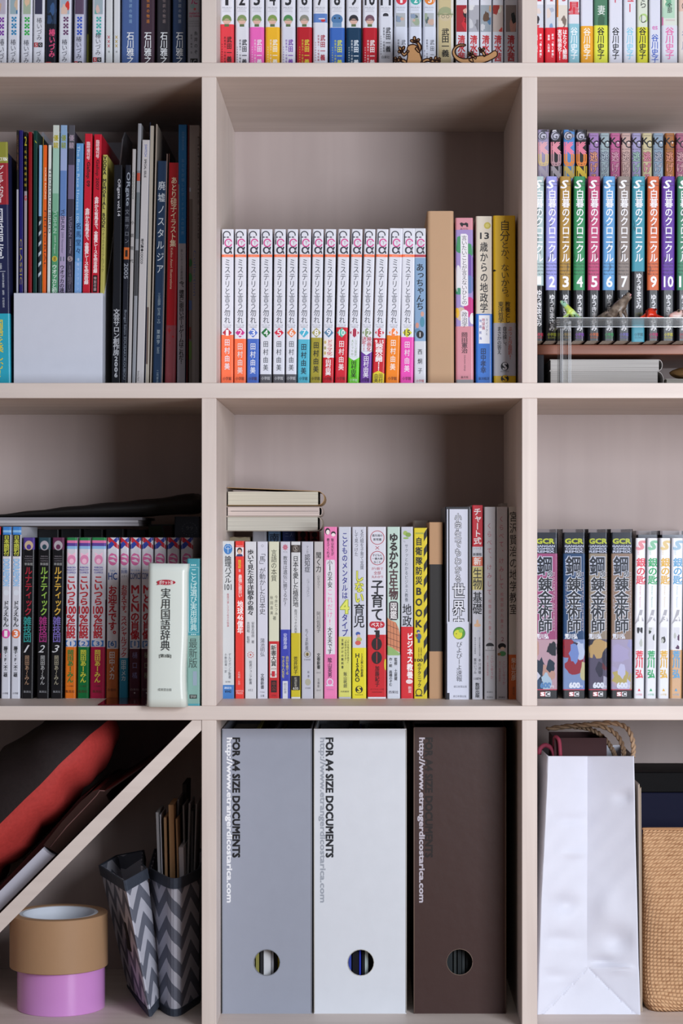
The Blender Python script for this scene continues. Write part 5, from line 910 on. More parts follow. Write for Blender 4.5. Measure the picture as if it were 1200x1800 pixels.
pb(727, 751, 928, 'd4c022', 'yellow and black paperback with a hazard-striped right edge', [('p', [(5.5, y), (11.6, y - 10), (11.6, y + 4), (5.5, y + 14)], '1c1c1e') for y in range(938, 1232, 27)] + [('h', 'ooooooo', -2, 936, 939, 14, '508858'), ('v', '自衛隊防災', -3, 943, 1029, 11, '1e1e1c', .025), ('v', 'BOOK', -3, 1030, 1106, 11, '1e1e1c', .03), ('e', -4, 1110, 3, 3, '304878'), ('e', -3.5, 1112.5, 2, 2, 'd8b090'), ('e', -3, 1119, 4.5, 5.5, '345888'), ('b', -5, -1, 1124, 1130, '304468'), ('p', [(-9, 1114), (-5, 1116), (-5, 1120), (-9, 1119)], '8c4038'),
   ('v', '自衛隊が教える', 1, 1138, 1158, 2.2, '38341c'), ('v', '災害時に役立つ', -3, 1138, 1158, 2.2, '38341c'), ('h', '100', -3, 1158, 1163, 14, '1e1e1c', .03), ('v', 'のテクニック', -2, 1165, 1208, 6, '1e1e1c', .02), ('o', -3, 1217, 6, 6.5, 1.4, '1e1e1c'), ('b', -9, 3, 1222, 1224, '1e1e1c')], 0, group=G, dep=.112)
book(753.5, 778.5, 918, s3, zC, 'b28b68', 'brown kraft-wrapped book with a broad black paper band', [('b', -16, 16, 992, 1145, '1b1716')], 0, name='wrapped_book', dep=.128, rad=.0012, rough=.7)
sW = .088
book(781.5, 828, 891, sW, zC, '1e1d24', 'thick black-edged book with outlined lettering and a yellow bird in a green disc', [('b', -15, 17, 895, 1096, 'c6c8d6'), ('b', -19.5, -17.5, 895, 1096, 'c6c8d6'), ('b', 20, 30, 895, 1096, '78787f'),
     ('v', '小学生でもわかる', 0, 902, 1024, 11, '1c1c24', .06), ('v', '小学生でもわかる', 0, 902, 1024, 11, 'dcdde6', .002), ('v', '世界史', 1, 1024, 1112, 20, '1c1c24', .06), ('v', '世界史', 1, 1024, 1112, 20, 'dcdde6', .004),
     ('b', -19, 19, 1093, 1232, 'c8cad8'), ('e', 2, 1113, 10.5, 10.8, '4c8c30'), ('e', 0, 1115, 7.5, 8, 'c8c830'), ('e', 5, 1109, 4, 3.4, '88b840'), ('e', -3, 1114, .9, .9, '202010'), ('o', 2, 1113, 10.8, 11, .6, '202820'),
     ('v', 'ぴよぴーよ速報', 2, 1128, 1198, 10, '24242c'), ('h', '朝日新聞出版', 4, 1205, 1209, 23, '50505c'), ('b', -19, -15, 1218, 1234, '1e1d24'), ('h', '朝日新聞出版', 3, 1222, 1226, 23, '50505c')], 0, name='paperback_book', dep=.135, rad=.0015)
G = 'tall books at the right end of the middle cubby, third shelf'
def tb(x0, x1, yt, c, lb, pr, **kw): return book(x0, x1, yt, sW, zC, c, lb, pr, kw.pop('lean', 0), name='paperback_book', group=G, dep=.13, rad=.0013, **kw)
tb(829, 848.6, 888, 'c2c2cb', 'white study guide with a red top and coloured title blocks', [('b', -11, 11, 888, 961, 'bc2030'), ('v', 'チャート式', 0, 893, 957, 12.5, 'e8dcde', .02), ('h', 'シリーズ', 0, 962, 966, 14, '50505c'), ('h', '新課程', 0, 972, 977, 15, '24242c', .015), ('b', -11, 11, 979, 995, 'd0684c'), ('h', '新', 0, 980, 993, 12, 'ece0dc', .02), ('b', -9.5, 9.5, 996, 1037, 'c8bc78'), ('v', '生物', 0, 998, 1036, 15, '1c1c24', .008), ('v', '基礎', 0, 1040, 1080, 15, '1c1c24', .01),
   ('e', 0, 1099, 6, 3, 'd8b08c'), ('e', 0, 1094, 2, 5, 'd8b08c'), ('v', '東京大学教授ほか共著', 4, 1120, 1153, 2.4, '50505c'), ('v', '東京大学名誉教授', -4, 1120, 1150, 2.4, '50505c'), ('v', '本川達雄', 4, 1157, 1185, 4.5, '3c3c44'), ('v', '鷲谷いづみ', -4, 1157, 1185, 4.5, '3c3c44'), ('h', '11874', 0, 1191, 1195, 12, '3c3c44', .01), ('v', '数研出版', 0, 1200, 1226, 7, '202028', .015)])
tb(850.5, 871, 891, 'bdbbc0', 'pale grey book with red handwritten title and a black-haired head, left of a pair', [('v', 'くらべて、けみして', -1, 917, 1048, 8, 'b05868'), ('v', '校閲部の九重さん', 0, 1052, 1127, 5, 'b86874'), ('e', 0, 1135, 7, 5, '1c1c22'), ('b', -7.5, 7.5, 1136, 1141, 'd0d0d4'), ('o', -3, 1139, 2, 1.6, .5, '404048'), ('o', 3, 1139, 2, 1.6, .5, '404048'), ('b', -8, 8, 1143, 1143.6, '404048'), ('v', 'こいしゆうか', 3.5, 1152, 1194, 5, 'b86874'), ('v', '協力・新潮社校閲部', -4, 1152, 1188, 2.6, 'b86874'), ('h', '新潮社', 0, 1215, 1218, 11, '58585e'), ('h', '新潮社', 0, 1224, 1227, 11, '58585e')])
tb(872, 892, 891, 'bcb9be', 'pale grey book numbered 2 with red handwritten title and a green-clad figure', [('v', 'くらべて、けみして', -1, 905, 1037, 8, 'b05868'), ('v', '校閲部の九重さん', 0, 1040, 1115, 5, 'b86874'), ('h', '2', 1, 1120, 1127, 5, '803848'), ('e', 0, 1136, 7, 5.5, '1c1c22'), ('e', 1, 1140, 4, 3, 'd8c0b0'), ('e', 1, 1149, 6, 4.5, '4c8c5c'), ('e', -5, 1150, 3, 2.5, '906840'), ('v', 'こいしゆうか', 3.5, 1162, 1204, 5, 'b86874'), ('v', '協力・新潮社校閲部', -4, 1162, 1198, 2.6, 'b86874'), ('h', '新潮社', 0, 1224, 1227, 11, '303036')])
tb(893.5, 911.5, 891, 'bfb9b2', 'greyish cream book with a plain black title and an orange foot', [('v', '宮沢賢治の地学教室', 0, 898, 1081, 14, '202020', .004), ('v', '柴山元彦', 0, 1156, 1196, 8, 'dcc4b0', .01), ('v', '創元社', 0, 1207, 1222, 3.5, '50301c')], obi=(1151, 'c05c24', 1231))
# back row and pile on top
G = 'books in the back row of the middle cubby, third shelf'; sR = .215
bt = P(0, 933.5, .155).z
def yb_of(z, s): return VY - (z - Z0) / K(s)
yR = yb_of(bt, sR)
book(394, 440, 944, sR, zC, '8f7c60', 'old book with a torn tan wrapper in the back row at the left', [('p', [(-23, 944), (-14, 946), (-6, 943.5), (4, 946), (14, 944), (23, 947), (23, 960), (-23, 960)], 'b8a888')], 0, dep=.08, group=G)
for x0, x1, c, lb, pr in ((443, 469, 'c0bec6', 'pale book in the back row left of the two blue ones', []), (470.5, 493.5, '6486ac', 'dusty blue book in the back row with a large black character', [('h', '南', 0, 938, 952, 16, '14243c', .02)]), (495.5, 520.5, '24387c', 'dark blue book in the back row with small pale characters', [('v', '二', -4, 935, 945, 6, '8898c8'), ('v', '人', 4, 935, 945, 6, '8898c8')]),
                      (522.5, 542, '8c1c20', 'dark red book in the back row with a black figure, left of two', [('e', 0, 940, 5, 6, '2c1418'), ('p', [(-5, 952), (0, 942), (6, 952)], '2c1418')]), (543.5, 562, '901c22', 'dark red book in the back row with a black crest, right of two', [('e', 0, 940, 5, 5, '301418'), ('p', [(-6, 950), (0, 944), (6, 950)], '301418')])):
    book(x0, x1, yR + .3, sR, zC, c, lb, pr, 0, dep=.08, group=G)
book(727, 754, 915, sR, zC, 'c6c0ba', 'pale book top showing behind the yellow and black paperback', (), 0, dep=.08, group=G)
book(880, 899, 884.5, .235, zC, 'c4bab0', 'small pale box standing behind the pair of grey books', (), 0, dep=.06, name='small_box', pages=True)
def zz_(py, s): return P(0, py, s).z
G = 'books lying on top of the back row'
o1 = lying('paperback_book', 398, 566, 908, 0, .155, 'b9ae9e', 'bottom one of three books lying on the back row', G, dep=.105, z0=bt, pc='c8c4b8')
o2 = lying('paperback_book', 398.5, 566.5, 890.5, 0, .155, 'c4b2a8', 'middle one of three lying books, with pinkish page edges', G, dep=.105, z0=zz_(907.6, .155), pc='d8c8c0')
box('page_gap', (-.050, .0008, .0056), (.050, .0014, .0060), mat('3c3432', .8, .2, 'pages'), o2)
o3 = lying('wrapped_book', 399, 570, 863, 0, .155, 'a88458', 'top one of three lying books, in a tan kraft wrapper bulging open', G, dep=.108, z0=zz_(888.7, .155), pc='d2ccba', bow=.0042, round_r=1.0)

# ================================================================ THIRD SHELF, RIGHT
G = 'thick comics in clear sleeves, third shelf right'
FM = [(944.8 - 9, 979.5, 'a84c72', ['20303c', 'c89880', '202024', 'b8c8cc', '384c60', 'd8d0d0'], 'c8a0a0', 'thick sleeved comic with a pink spine, cut by the upright board'), (988.5, 1028, '1f4468', ['a02430', 'd0c088', '7c90c0', 'a02430', 'c8ccd8', '383048'], '8898b8', 'thick sleeved comic with a blue spine'),
      (1033.5, 1067, 'a08c70', ['2c2430', 'c8a060', '302838', '6c2428', 'b8b0b8'], '5c5060', 'thick sleeved comic with a grey-tan spine and mostly dark picture'), (1073, 1111, '9c7c60', ['b8a8c0', 'c8b060', 'd0c8d8', 'a8a0c0', 'c8a8a8'], 'b4a4b4', 'thick sleeved comic with a brown spine and pale mauve picture')]
for i, (x0, x1, c, cs, base, lb) in enumerate(FM):
    W = 16
    pr = [('b', -22, 22, 936, 946, '18181e'), ('b', -W, W, 946, 958, '22222a'), ('h', 'GCR', 0, 947, 955.5, 31, 'c8cc2c', .04), ('b', -22, 22, 957, 973, '18181e'), ('h', 'GANGAN', 0, 958.2, 961.8, 33, 'd0d0d8', .03), ('h', 'COMICS', 0, 963, 966.4, 29, 'd0d0d8', .03), ('h', 'REMIX', 0, 967.8, 971.5, 31, 'd0d0d8', .03),
          ('b', -22, 22, 973, 1124, c), ('a', -22, 22, 1124, 1213, base, cs + cs[:3], 60 + i),
          ('v', '鋼', -1, 976, 1013, 25, 'd8d8dc', .055), ('v', '鋼', -1, 976, 1013, 25, '16161c', .018), ('h', 'の', 8, 1004, 1014, 9, 'd8d8dc', .07), ('h', 'の', 8, 1004, 1014, 9, '16161c', .02),
          ('v', '錬金術師', 0, 1015, 1112, 23, 'd8d8dc', .055), ('v', '錬金術師', 0, 1015, 1112, 23, '16161c', .02), ('r', 'FULLMETAL ALCHEMIST', 15.2, 1006, 1110, 2.6, 'c8b8b8'), ('r', 'エドワード 鋼の章', -14.5, 1022, 1070, 2.6, 'c8b8b8'), ('v', '　', 0, 1, 2, 3, 'd8d8dc'),
          ('h', '荒川弘', -5, 1114, 1123, 22, 'e0e0e4', .03), ('h', '600', 1, 1200, 1209, 18, 'd0d4e0' if i else '4c78a8', .05), ('h', '円', 12, 1205, 1209, 6, 'd0d0d8', .02), ('b', -22, 22, 1211.5, 1213, 'b83048'), ('b', -22, 22, 1213, 1232, '1c1c20'), ('b', -8.5, 0, 1216, 1224, 'b02030'), ('h', 'S', -4.5, 1217, 1223, 6, 'e8e4e4', .05), ('b', .5, 9, 1216, 1224, 'd8d8dc'), ('h', 'C', 4.8, 1217, 1223, 6, '1c1c20', .05)]
    book(x0, x1, 937, s3, zC, '18181e', lb, pr, .5, group=G, dep=.118, rad=.0018, sleeve=7)
G = 'slim white comics at the right end, third shelf'
for i, (x0, x1, c, dk, cn) in enumerate(((1113.5, 1132, 'd83c50', '1c1c24', 'red'), (1134, 1153, '28a060', '24302c', 'green'), (1156, 1175.5, 'd8a838', '282828', 'golden-yellow'), (1177, 1198, '5c9cc8', '48244c', 'light blue'))):
    lt = tuple((int(c[j:j + 2], 16) / 255) * .5 + .42 for j in (0, 2, 4))
    pr = [('h', 'S', 1, 951, 966, 11, lt, .05, .3), ('r', 'SUNDAY', -4, 958, 976, 3.5, lt), ('v', '銀の匙', 1, 981, 1027, 15, c, .02), ('r', 'Silver Spoon', 0, 1030, 1068, 3, lt), ('p', [(-9, 1098), (-3, 1083), (0, 1072), (5, 1072), (3, 1082), (7, 1092), (2, 1092), (-3, 1092)], 'a4a4ac'), ('h', str(i + 1), 1, 1082, 1092, 3 if i == 0 else 6, 'e4e4ea', .03),
          ('a', -5, 5, 1103, 1141, 'cfd0d8', [dk, dk, 'b0b4b0'], 90 + i), ('v', '荒川', 0, 1144, 1174, 12, c, .03), ('v', '弘', 0, 1177, 1192, 12, c, .03), ('p', [(-2.5, 1215), (0, 1210), (2.5, 1215)], c), ('h', '小学館', 0, 1219, 1223, 11, lt)]
    book(x0, x1, 946, s3, zC, 'd6d7de', 'slim white comic with %s characters, numbered %d' % (cn, i + 1), pr, 3, group=G, obi=(1143, 'c09468') if i == 3 else None)
book(1200, 1222, 946, s3, zC, 'd6d7de', 'slim white comic cut off by the right edge of the photo, third shelf', [('v', '銀の匙', 1, 981, 1027, 15, '8868b0', .02)], 3, group=G)
for i, (x0, x1, lb) in enumerate(((1118, 1157, 'black comic in a clear sleeve in the back row, left of two'), (1160, 1212, 'black comic in a clear sleeve in the back row, right of two'))):
    book(x0, x1, 940, .225, zC, '18161c', lb, (), 0, dep=.07, sleeve=7, group='black sleeved comics in the back row')

# ================================================================ BOTTOM SHELF, MIDDLE: three file boxes
def filebox(x0, x1, yt, cx, cy, c, edge, t1, t2, tx1, tx2, label, contents, s=.066):
    k = K(s); X = ((x0 + x1) / 2 - VX) * k; w = (x1 - x0) * k; h = P(0, yt, s).z - zD; dp = .205; t = .0018
    o = thing('file_box', (X, s, zD), label, 'file box', 'large file boxes in the bottom middle cubby')
    m = mat(c, .5, .35, 'card'); me_ = mat(edge, .6, .3, 'card')
    hx, hz = (cx - VX) * k - X, P(0, cy, s).z - zD; R = 23 * k; N = 48
    W2, H = w / 2, h; angs = sorted(set([i * 2 * math.pi / N for i in range(N)] + [math.atan2(b - hz, a - hx) % (2 * math.pi) for a in (-W2, W2) for b in (0, H)]))
    def outer(a):
        dx, dz = math.cos(a), math.sin(a); tt = []
        if dx > 1e-9: tt.append((W2 - hx) / dx)
        if dx < -1e-9: tt.append((-W2 - hx) / dx)
        if dz > 1e-9: tt.append((H - hz) / dz)
        if dz < -1e-9: tt.append((-hz) / dz)
        q = min(tt); return hx + dx * q, hz + dz * q
    n = len(angs); V = []
    for y in (0, t):
        for a in angs: V.append((hx + R * math.cos(a), y, hz + R * math.sin(a)))
        for a in angs: ox, oz = outer(a); V.append((ox, y, oz))
    F = []; mi = []
    for i in range(n):
        j = (i + 1) % n
        F += [(i, n + i, n + j, j), (2 * n + j, 3 * n + j, 3 * n + i, 2 * n + i), (i, j, 2 * n + j, 2 * n + i), (n + j, n + i, 3 * n + i, 3 * n + j)]; mi += [0, 0, 1, 0]
    mk('front_panel', V, F, [m, me_], o, mi)
    for sg in (-1, 1): box('side_panel', (sg * W2 - (t if sg > 0 else 0), t, 0), (sg * W2 + (t if sg < 0 else 0), dp, H - .0006), m, o)
    box('bottom_panel', (-W2 + t, t, 0), (W2 - t, dp, t), m, o); box('back_panel', (-W2 + t, dp - t, t), (W2 - t, dp, H - .001), m, o)
    # creased paper edges and the eyelet rim
    for sg in (-1, 1): tube('folded_edge', [(sg * (W2 - .0003), .0002, 0.001), (sg * (W2 - .0003), .0002, H - .001)], .0007, me_, o, 6)
    tube('hole_rim', [(hx + R * math.cos(i * .2618), -.0001, hz + R * math.sin(i * .2618)) for i in range(25)], .00045, me_, o, 5)
    sp = Spine(w, .0004, lambda py: P(0, py, s).z - zD, k); mid = (x0 + x1) / 2
    sp.run([('r', 'http://www.etrangerdicostarica.com', tx2 - mid, 1297, 1586, 12.5, t2, .03), ('r', 'FOR A4 SIZE DOCUMENTS', tx1 - mid, 1297, 1507, 12.5, t1, .04)]); sp.flush(o)
    # papers inside
    for a, b, hh, pc_, ln in contents:
        V = []; xa_, xb_ = (a - mid) * k, (b - mid) * k
        box('paper_bundle', (xa_, .014, t), (xb_, dp - .006, hh), mat(pc_, .7, .2, 'paper'), o, .0002)
    return o
W_ = .30
filebox(390, 548, 1281, 469, 1692, '9398a6', '7c8088', '101014', 'e4e6ea', 415, 402, 'grey cardboard file box with black and white vertical lettering', [(395, 446, W_, 'b8b4a8', 0), (448, 454, W_ + .01, '8a8448', 0), (456, 461, W_, '28282c', 0), (462, 475, W_ - .01, 'cfd0d4', 0), (476, 480, W_, 'a8a8b0', 0), (482, 486, W_ + .012, '303034', 0), (487, 492, W_, 'b0a030', 0), (494, 540, W_, '8c8c88', 0)])
filebox(551.5, 714, 1281, 634, 1692, 'cfd3da', 'b4b2ac', '1c1e24', '9aa0aa', 579, 566, 'white cardboard file box with black and grey vertical lettering', [(557, 610, W_, 'b8b8bc', 0), (612, 617, W_, '38489c', 0), (619, 630, W_ + .01, '101018', 0), (631, 634, W_, '2838b0', 0), (636, 640, W_ - .01, '18181c', 0), (641, 647, W_, 'c8d8d8', 0), (649, 700, W_, '1c1c20', 0)])
filebox(727, 889, 1278.5, 807.5, 1691, '39231f', '6c5a50', '1a0f0e', 'b8b2bc', 753.5, 740, 'dark brown cardboard file box with pale vertical web address', [(732, 796, W_, '24282a', 0), (798, 803, W_, '2c3030', 0), (805, 812, W_, '202426', 0), (813, 818, W_, '323638', 0), (820, 880, W_, '1c2022', 0)])

# ================================================================ BOTTOM SHELF, RIGHT: bags
def quadstrip(rows):
    V = []; F = []; n = len(rows[0])
    for r in rows: V += r
    for j in range(len(rows) - 1):
        for i in range(n - 1): a = j * n + i; F.append((a, a + 1, a + n + 1, a + n))
    return V, F
pw = mat('d2d4e0', .55, .3, 'card')
sb = .062
ob = thing('paper_bag', (0, 0, zD), 'tall white paper bag with gusseted side towards us and twisted paper handles', 'bag'); ob.location.x = P(1035, 0, sb).x; ob.location.y = sb
def q(x, y, s, o=ob): return P(x, y, s) - Vector(o.location)
key = [(1329, 963, 1032, 1114, .030), (1400, 960.5, 1032, 1115.5, .028), (1470, 957, 1032, 1116.5, .024), (1560, 952, 1031.5, 1119, .018), (1620, 949.5, 1031.5, 1120.5, .014), (1690, 947.5, 1031.5, 1122, .0125), (1702, 947, 1032, 1122.5, .012), (1710, 947, 1032.5, 1123, .011), (1793, 943.5, 1034, 1125.5, .0)]
R = random.Random(8); rows = []; NR = 150; NC = 34
def kv(y):
    for a, b in zip(key, key[1:]):
        if y <= b[0]:
            t = (y - a[0]) / (b[0] - a[0]); return [a[i] + (b[i] - a[i]) * t for i in range(5)]
    return list(key[-1])
dents = [(992, 1590, 22, 16, .0035), (1065, 1600, 26, 40, -.003), (1005, 1440, 30, 10, .0016), (1085, 1650, 22, 20, .0035), (975, 1715, 25, 9, .003), (1090, 1705, 24, 7, -.0028), (985, 1650, 30, 12, .002), (1095, 1400, 18, 12, .0018), (1010, 1500, 20, 8, -.0015), (1060, 1690, 22, 9, .003), (1000, 1735, 22, 12, .0025)]
for j in range(NR + 1):
    y = 1329 + (1793 - 1329) * j / NR; _, xl, xm, xr, dd = kv(y); row = []
    for i in range(2 * NC + 1):
        if i <= NC: t = i / NC; x = xl + (xm - xl) * t
        else: t = 1 - (i - NC) / NC; x = xm + (xr - xm) * (i - NC) / NC
        s_ = sb + dd * t
        for cx, cy, rx, ry, a in dents:
            g = math.exp(-((x - cx) / rx) ** 2 - ((y - cy) / ry) ** 2); s_ += 1.8 * a * g * min(1, 6 * (1 - abs(1 - 2 * ((x - xl) / (xr - xl)))))
        s_ += .0005 * math.sin(x * .11 + y * .05 + 2 * math.sin(y * .021)) * math.sin(y * .045 + x * .03) * min(1, (y - 1329) / 120) 
        # base triangle fold: diagonals from the crease down to the two corners
        if y > 1702:
            f = (y - 1702) / 91; ed = abs(x - xm) / max(1, (xr - xl) / 2)
            base = .012 * (1 - f)
            s2_ = sb + (base if ed < f else base * (1 - (ed - f) / max(1e-4, 1 - f)) + .0012 * math.exp(-((ed - f) / .05) ** 2))
            s_ = s2_ + (s_ - sb - dd * t) * .4
        row.append(q(x, y, max(s_, sb - .004)))
    rows.append(row)
V, F = quadstrip(rows); F = [f[::-1] for f in F]
fb = mk('gusset_panel', V, F, pw, ob, smooth=True)
try: fb.data.set_sharp_from_angle(angle=math.radians(14))
except Exception: pass
sd = fb.modifiers.new('t', 'SOLIDIFY'); sd.thickness = .0004; sd.offset = 1
bk = .180
def wallq(name, xs):
    rows = []
    for j in range(15):
        y = 1329 + (1793 - 1329) * j / 14; e = kv(y); x = e[1] if xs < 0 else e[3]; rr = []
        p0 = q(x, y, sb)
        for i in range(7):
            t = i / 6; rr.append(Vector((p0.x + xs * (.004 * math.sin(t * 3.14) * (j / 14) + (.0035 if xs < 0 else .002) * t * (1 - j / 14)), p0.y + (bk - sb) * t, p0.z)))
        rows.append(rr)
    V, F = quadstrip(rows)
    if xs < 0: F = F
    else: F = [f[::-1] for f in F]
    o = mk(name, V, F, pw, ob, smooth=True); m_ = o.modifiers.new('t', 'SOLIDIFY'); m_.thickness = .0004; return o
wallq('side_panel', -1); wallq('side_panel', 1)
a, b = q(963, 1329, sb), q(1114, 1329, sb); c, d = q(943.5, 1793, sb), q(1125.5, 1793, sb)
mk('back_panel', [(a.x, bk - sb, a.z), (b.x, bk - sb, b.z), (d.x, bk - sb, d.z), (c.x, bk - sb, c.z)], [(0, 1, 2, 3)], pw, ob)
mk('base_panel', [(c.x, .001, .0004), (d.x, .001, .0004), (d.x, bk - sb, .0004), (c.x, bk - sb, .0004)], [(0, 1, 2, 3)], pw, ob)
tw = mat('a88c72', .8, .2, 'cloth')
def twisted(name, pts, r, m, parent, turns):
    c = spline(pts, 10); o = None
    for ph in (0, math.pi):
        out = []; L = len(c)
        for i, p in enumerate(c):
            dd = (c[min(i + 1, L - 1)] - c[max(i - 1, 0)]).normalized(); a_ = dd.cross(Vector((0, 1, .01))).normalized(); b_ = dd.cross(a_)
            an = ph + turns * 6.283 * i / L; out.append(p + a_ * math.cos(an) * r * .5 + b_ * math.sin(an) * r * .5)
        o = tube(name, out, r * .62, m, parent, 7)
for pts in ([(1112, 1330, .072), (1113, 1312, .074), (1108, 1290, .08), (1096, 1276, .09), (1070, 1270.5, .10), (1030, 1274, .12), (1000, 1276, .14), (962, 1281, .165)],
            [(1096, 1330, .10), (1095, 1316, .10), (1088, 1298, .105), (1074, 1284, .11), (1050, 1275, .12), (1020, 1275, .14), (990, 1278, .16), (970, 1281, .172)],
            [(1081, 1330, .13), (1076, 1318, .13), (1066, 1303, .135), (1050, 1288, .14), (1030, 1280, .15), (1005, 1277, .165)]):
    twisted('paper_handle', [q(*p) for p in pts], .0027, tw, ob, 7)
# dark red bag behind
def baglike(name, x0, x1, yt, s0, s1, m, label, mess=0):
    o = thing(name, P((x0 + x1) / 2, 0, s0), label, 'bag' if 'bag' in name else 'box'); o.location.z = zD
    w = (x1 - x0) * K(s0) / 2; h = P(0, yt, s0).z - zD; dd = s1 - s0; t = .0006
    V = [(-w, 0, 0), (w, 0, 0), (w * .96, .004, h), (-w * .96, .004, h)]
    box('front_panel', (-w, 0, 0), (w, t, h), m, o); box('back_panel', (-w, dd - t, 0), (w, dd, h), m, o)
    for sg in (-1, 1): box('side_panel', (sg * w - (t if sg > 0 else 0), t, 0), (sg * w + (t if sg < 0 else 0), dd - t, h), m, o)
    box('base_panel', (-w + t, t, 0), (w - t, dd - t, t), m, o)
    return o, w, h, dd
rbm = mat('300c11', .7, .35, 'card')
o, w, h, dd = baglike('gift_bag', 974, 1066, 1299, .100, .172, rbm, 'dark red gift bag standing inside the white paper bag')
o.location.z = zD + .0012
tube('cord_handle', spline([Vector(p) for p in ((-w * .96, .008, h - .012), (-w * .97, .004, h - .0005), (-w * .9, -.0008, h + .0005), (-w * .82, -.004, h - .004), (-w * .78, -.004, h - .02))], 6), .0022, mat('8c3448', .7, .3, 'cloth'), o, 8)
# pink-red cord of that bag showing above the white bag's left corner
tube('cord_handle', spline([q(x, y, s_, o) for x, y, s_ in ((947, 1326, .11), (949, 1316, .11), (957, 1310, .11), (966, 1313, .108), (972, 1321, .105), (975, 1335, .102))], 6), .0026, mat('7c2c40', .7, .3, 'cloth'), o, 8)
# folded cardboard sleeve
cm = mat('b5a493', .65, .25, 'card'); s_ = .072
o = thing('cardboard_folder', P(1124, 0, s_), 'thin folded beige cardboard wedged between the white bag and the woven jute bag', 'folder'); o.location.z = zD
def plate(name, prof, s0, dep, m, parent):
    n = len(prof); loc = Vector(parent.location); V = [P(x, y, s0) - loc for x, y in prof]; V = [Vector((v.x, s0 - loc.y, max(v.z, .0003))) for v in V] + [Vector((v.x, s0 - loc.y + dep, max(v.z, .0003))) for v in V]
    return mk(name, V, [tuple(range(n))[::-1], tuple(range(n, 2 * n))] + [(i, (i + 1) % n, n + (i + 1) % n, n + i) for i in range(n)], m, parent)
plate('outer_leaf', [(1121.8, 1380), (1123.6, 1378), (1125.5, 1600), (1126.5, 1790), (1125.2, 1790), (1123.8, 1600)], s_, .17, cm, o)
plate('inner_leaf', [(1124.6, 1386), (1126.4, 1384), (1127.6, 1600), (1128.6, 1790), (1127.2, 1790), (1126.2, 1600)], s_ + .002, .16, cm, o)
# navy box at the back
nb = mat('10122a', .7, .15, 'card')
o = thing('storage_box', P(1200, 0, .20), 'dark navy box with a black lid standing behind the woven jute bag', 'box'); o.location.z = zD
w = (1310 - 1112) * K(.2) / 2; o.location.x = P(1211, 0, .2).x; h = P(0, 1393, .2).z - zD
box('body', (-w, 0, 0), (w, .092, h), nb, o, .001); box('lid', (-w - .002, -.002, h + .0002), (w + .002, .094, h + (1393 - 1357) * K(.2)), mat('070608', .7, .15, 'card'), o, .001)
# woven jute bag
wm = bpy.data.materials.new('woven_jute'); wm.use_nodes = True; nt = wm.node_tree; b = nt.nodes['Principled BSDF']; b.inputs['Roughness'].default_value = .8; b.inputs['Specular IOR Level'].default_value = .2
tc = nt.nodes.new('ShaderNodeTexCoord'); mp = nt.nodes.new('ShaderNodeMapping'); nt.links.new(tc.outputs['UV'], mp.inputs[0])
def MM(op, a=None, b_=None):
    n = nt.nodes.new('ShaderNodeMath'); n.operation = op
    for i, v in enumerate((a, b_)):
        if isinstance(v, (int, float)): n.inputs[i].default_value = v
        elif v is not None: nt.links.new(v, n.inputs[i])
    return n.outputs[0]
sx = nt.nodes.new('ShaderNodeSeparateXYZ'); nt.links.new(mp.outputs[0], sx.inputs[0])
row = MM('MULTIPLY', sx.outputs[1], 1 / .0042); cell = MM('ADD', MM('MULTIPLY', sx.outputs[0], 1 / .0044), MM('MULTIPLY', MM('FLOOR', row), .5))
hgt = MM('MULTIPLY', MM('ABSOLUTE', MM('SINE', MM('MULTIPLY', row, math.pi))), MM('POWER', MM('ABSOLUTE', MM('SINE', MM('MULTIPLY', cell, math.pi))), .7))
mr = nt.nodes.new('ShaderNodeMapRange'); nt.links.new(hgt, mr.inputs['Value'])
nz = nt.nodes.new('ShaderNodeTexNoise'); nz.inputs['Scale'].default_value = 160; nt.links.new(mp.outputs[0], nz.inputs[0])
mm = nt.nodes.new('ShaderNodeMath'); mm.operation = 'MULTIPLY_ADD'; mm.inputs[1].default_value = .6; nt.links.new(mr.outputs[0], mm.inputs[0]); nt.links.new(nz.outputs[0], mm.inputs[2])
cr = nt.nodes.new('ShaderNodeValToRGB'); cr.color_ramp.elements[0].position = .35; cr.color_ramp.elements[1].position = .95; cr.color_ramp.elements[0].color = lin('9c6e4c'); cr.color_ramp.elements[1].color = lin('d2a880')
nt.links.new(mm.outputs[0], cr.inputs[0]); nt.links.new(cr.outputs[0], b.inputs[0])
bp = nt.nodes.new('ShaderNodeBump'); bp.inputs['Strength'].default_value = .8; bp.inputs['Distance'].default_value = .0015; nt.links.new(mr.outputs[0], bp.inputs['Height']); nt.links.new(bp.outputs[0], b.inputs['Normal'])
sk = .074; o = thing('woven_bag', P(1240, 0, sk), 'tan woven jute bag cut by the right edge of the photo', 'bag'); o.location.z = zD
w = (1352 - 1130.5) * K(sk) / 2; o.location.x = P((1352 + 1130.5) / 2, 0, sk).x; H = P(0, 1458, sk).z - zD; dd = .115; V = []; F = []; UV = []
NP = 72; NV = 30
def rr_(t):   # rounded rectangle, t in 0..1
    a = t * 2 * math.pi; c_, s__ = math.cos(a), math.sin(a); e = .16
    return math.copysign(abs(c_) ** (e * 2), c_), math.copysign(abs(s__) ** (e * 2), s__)
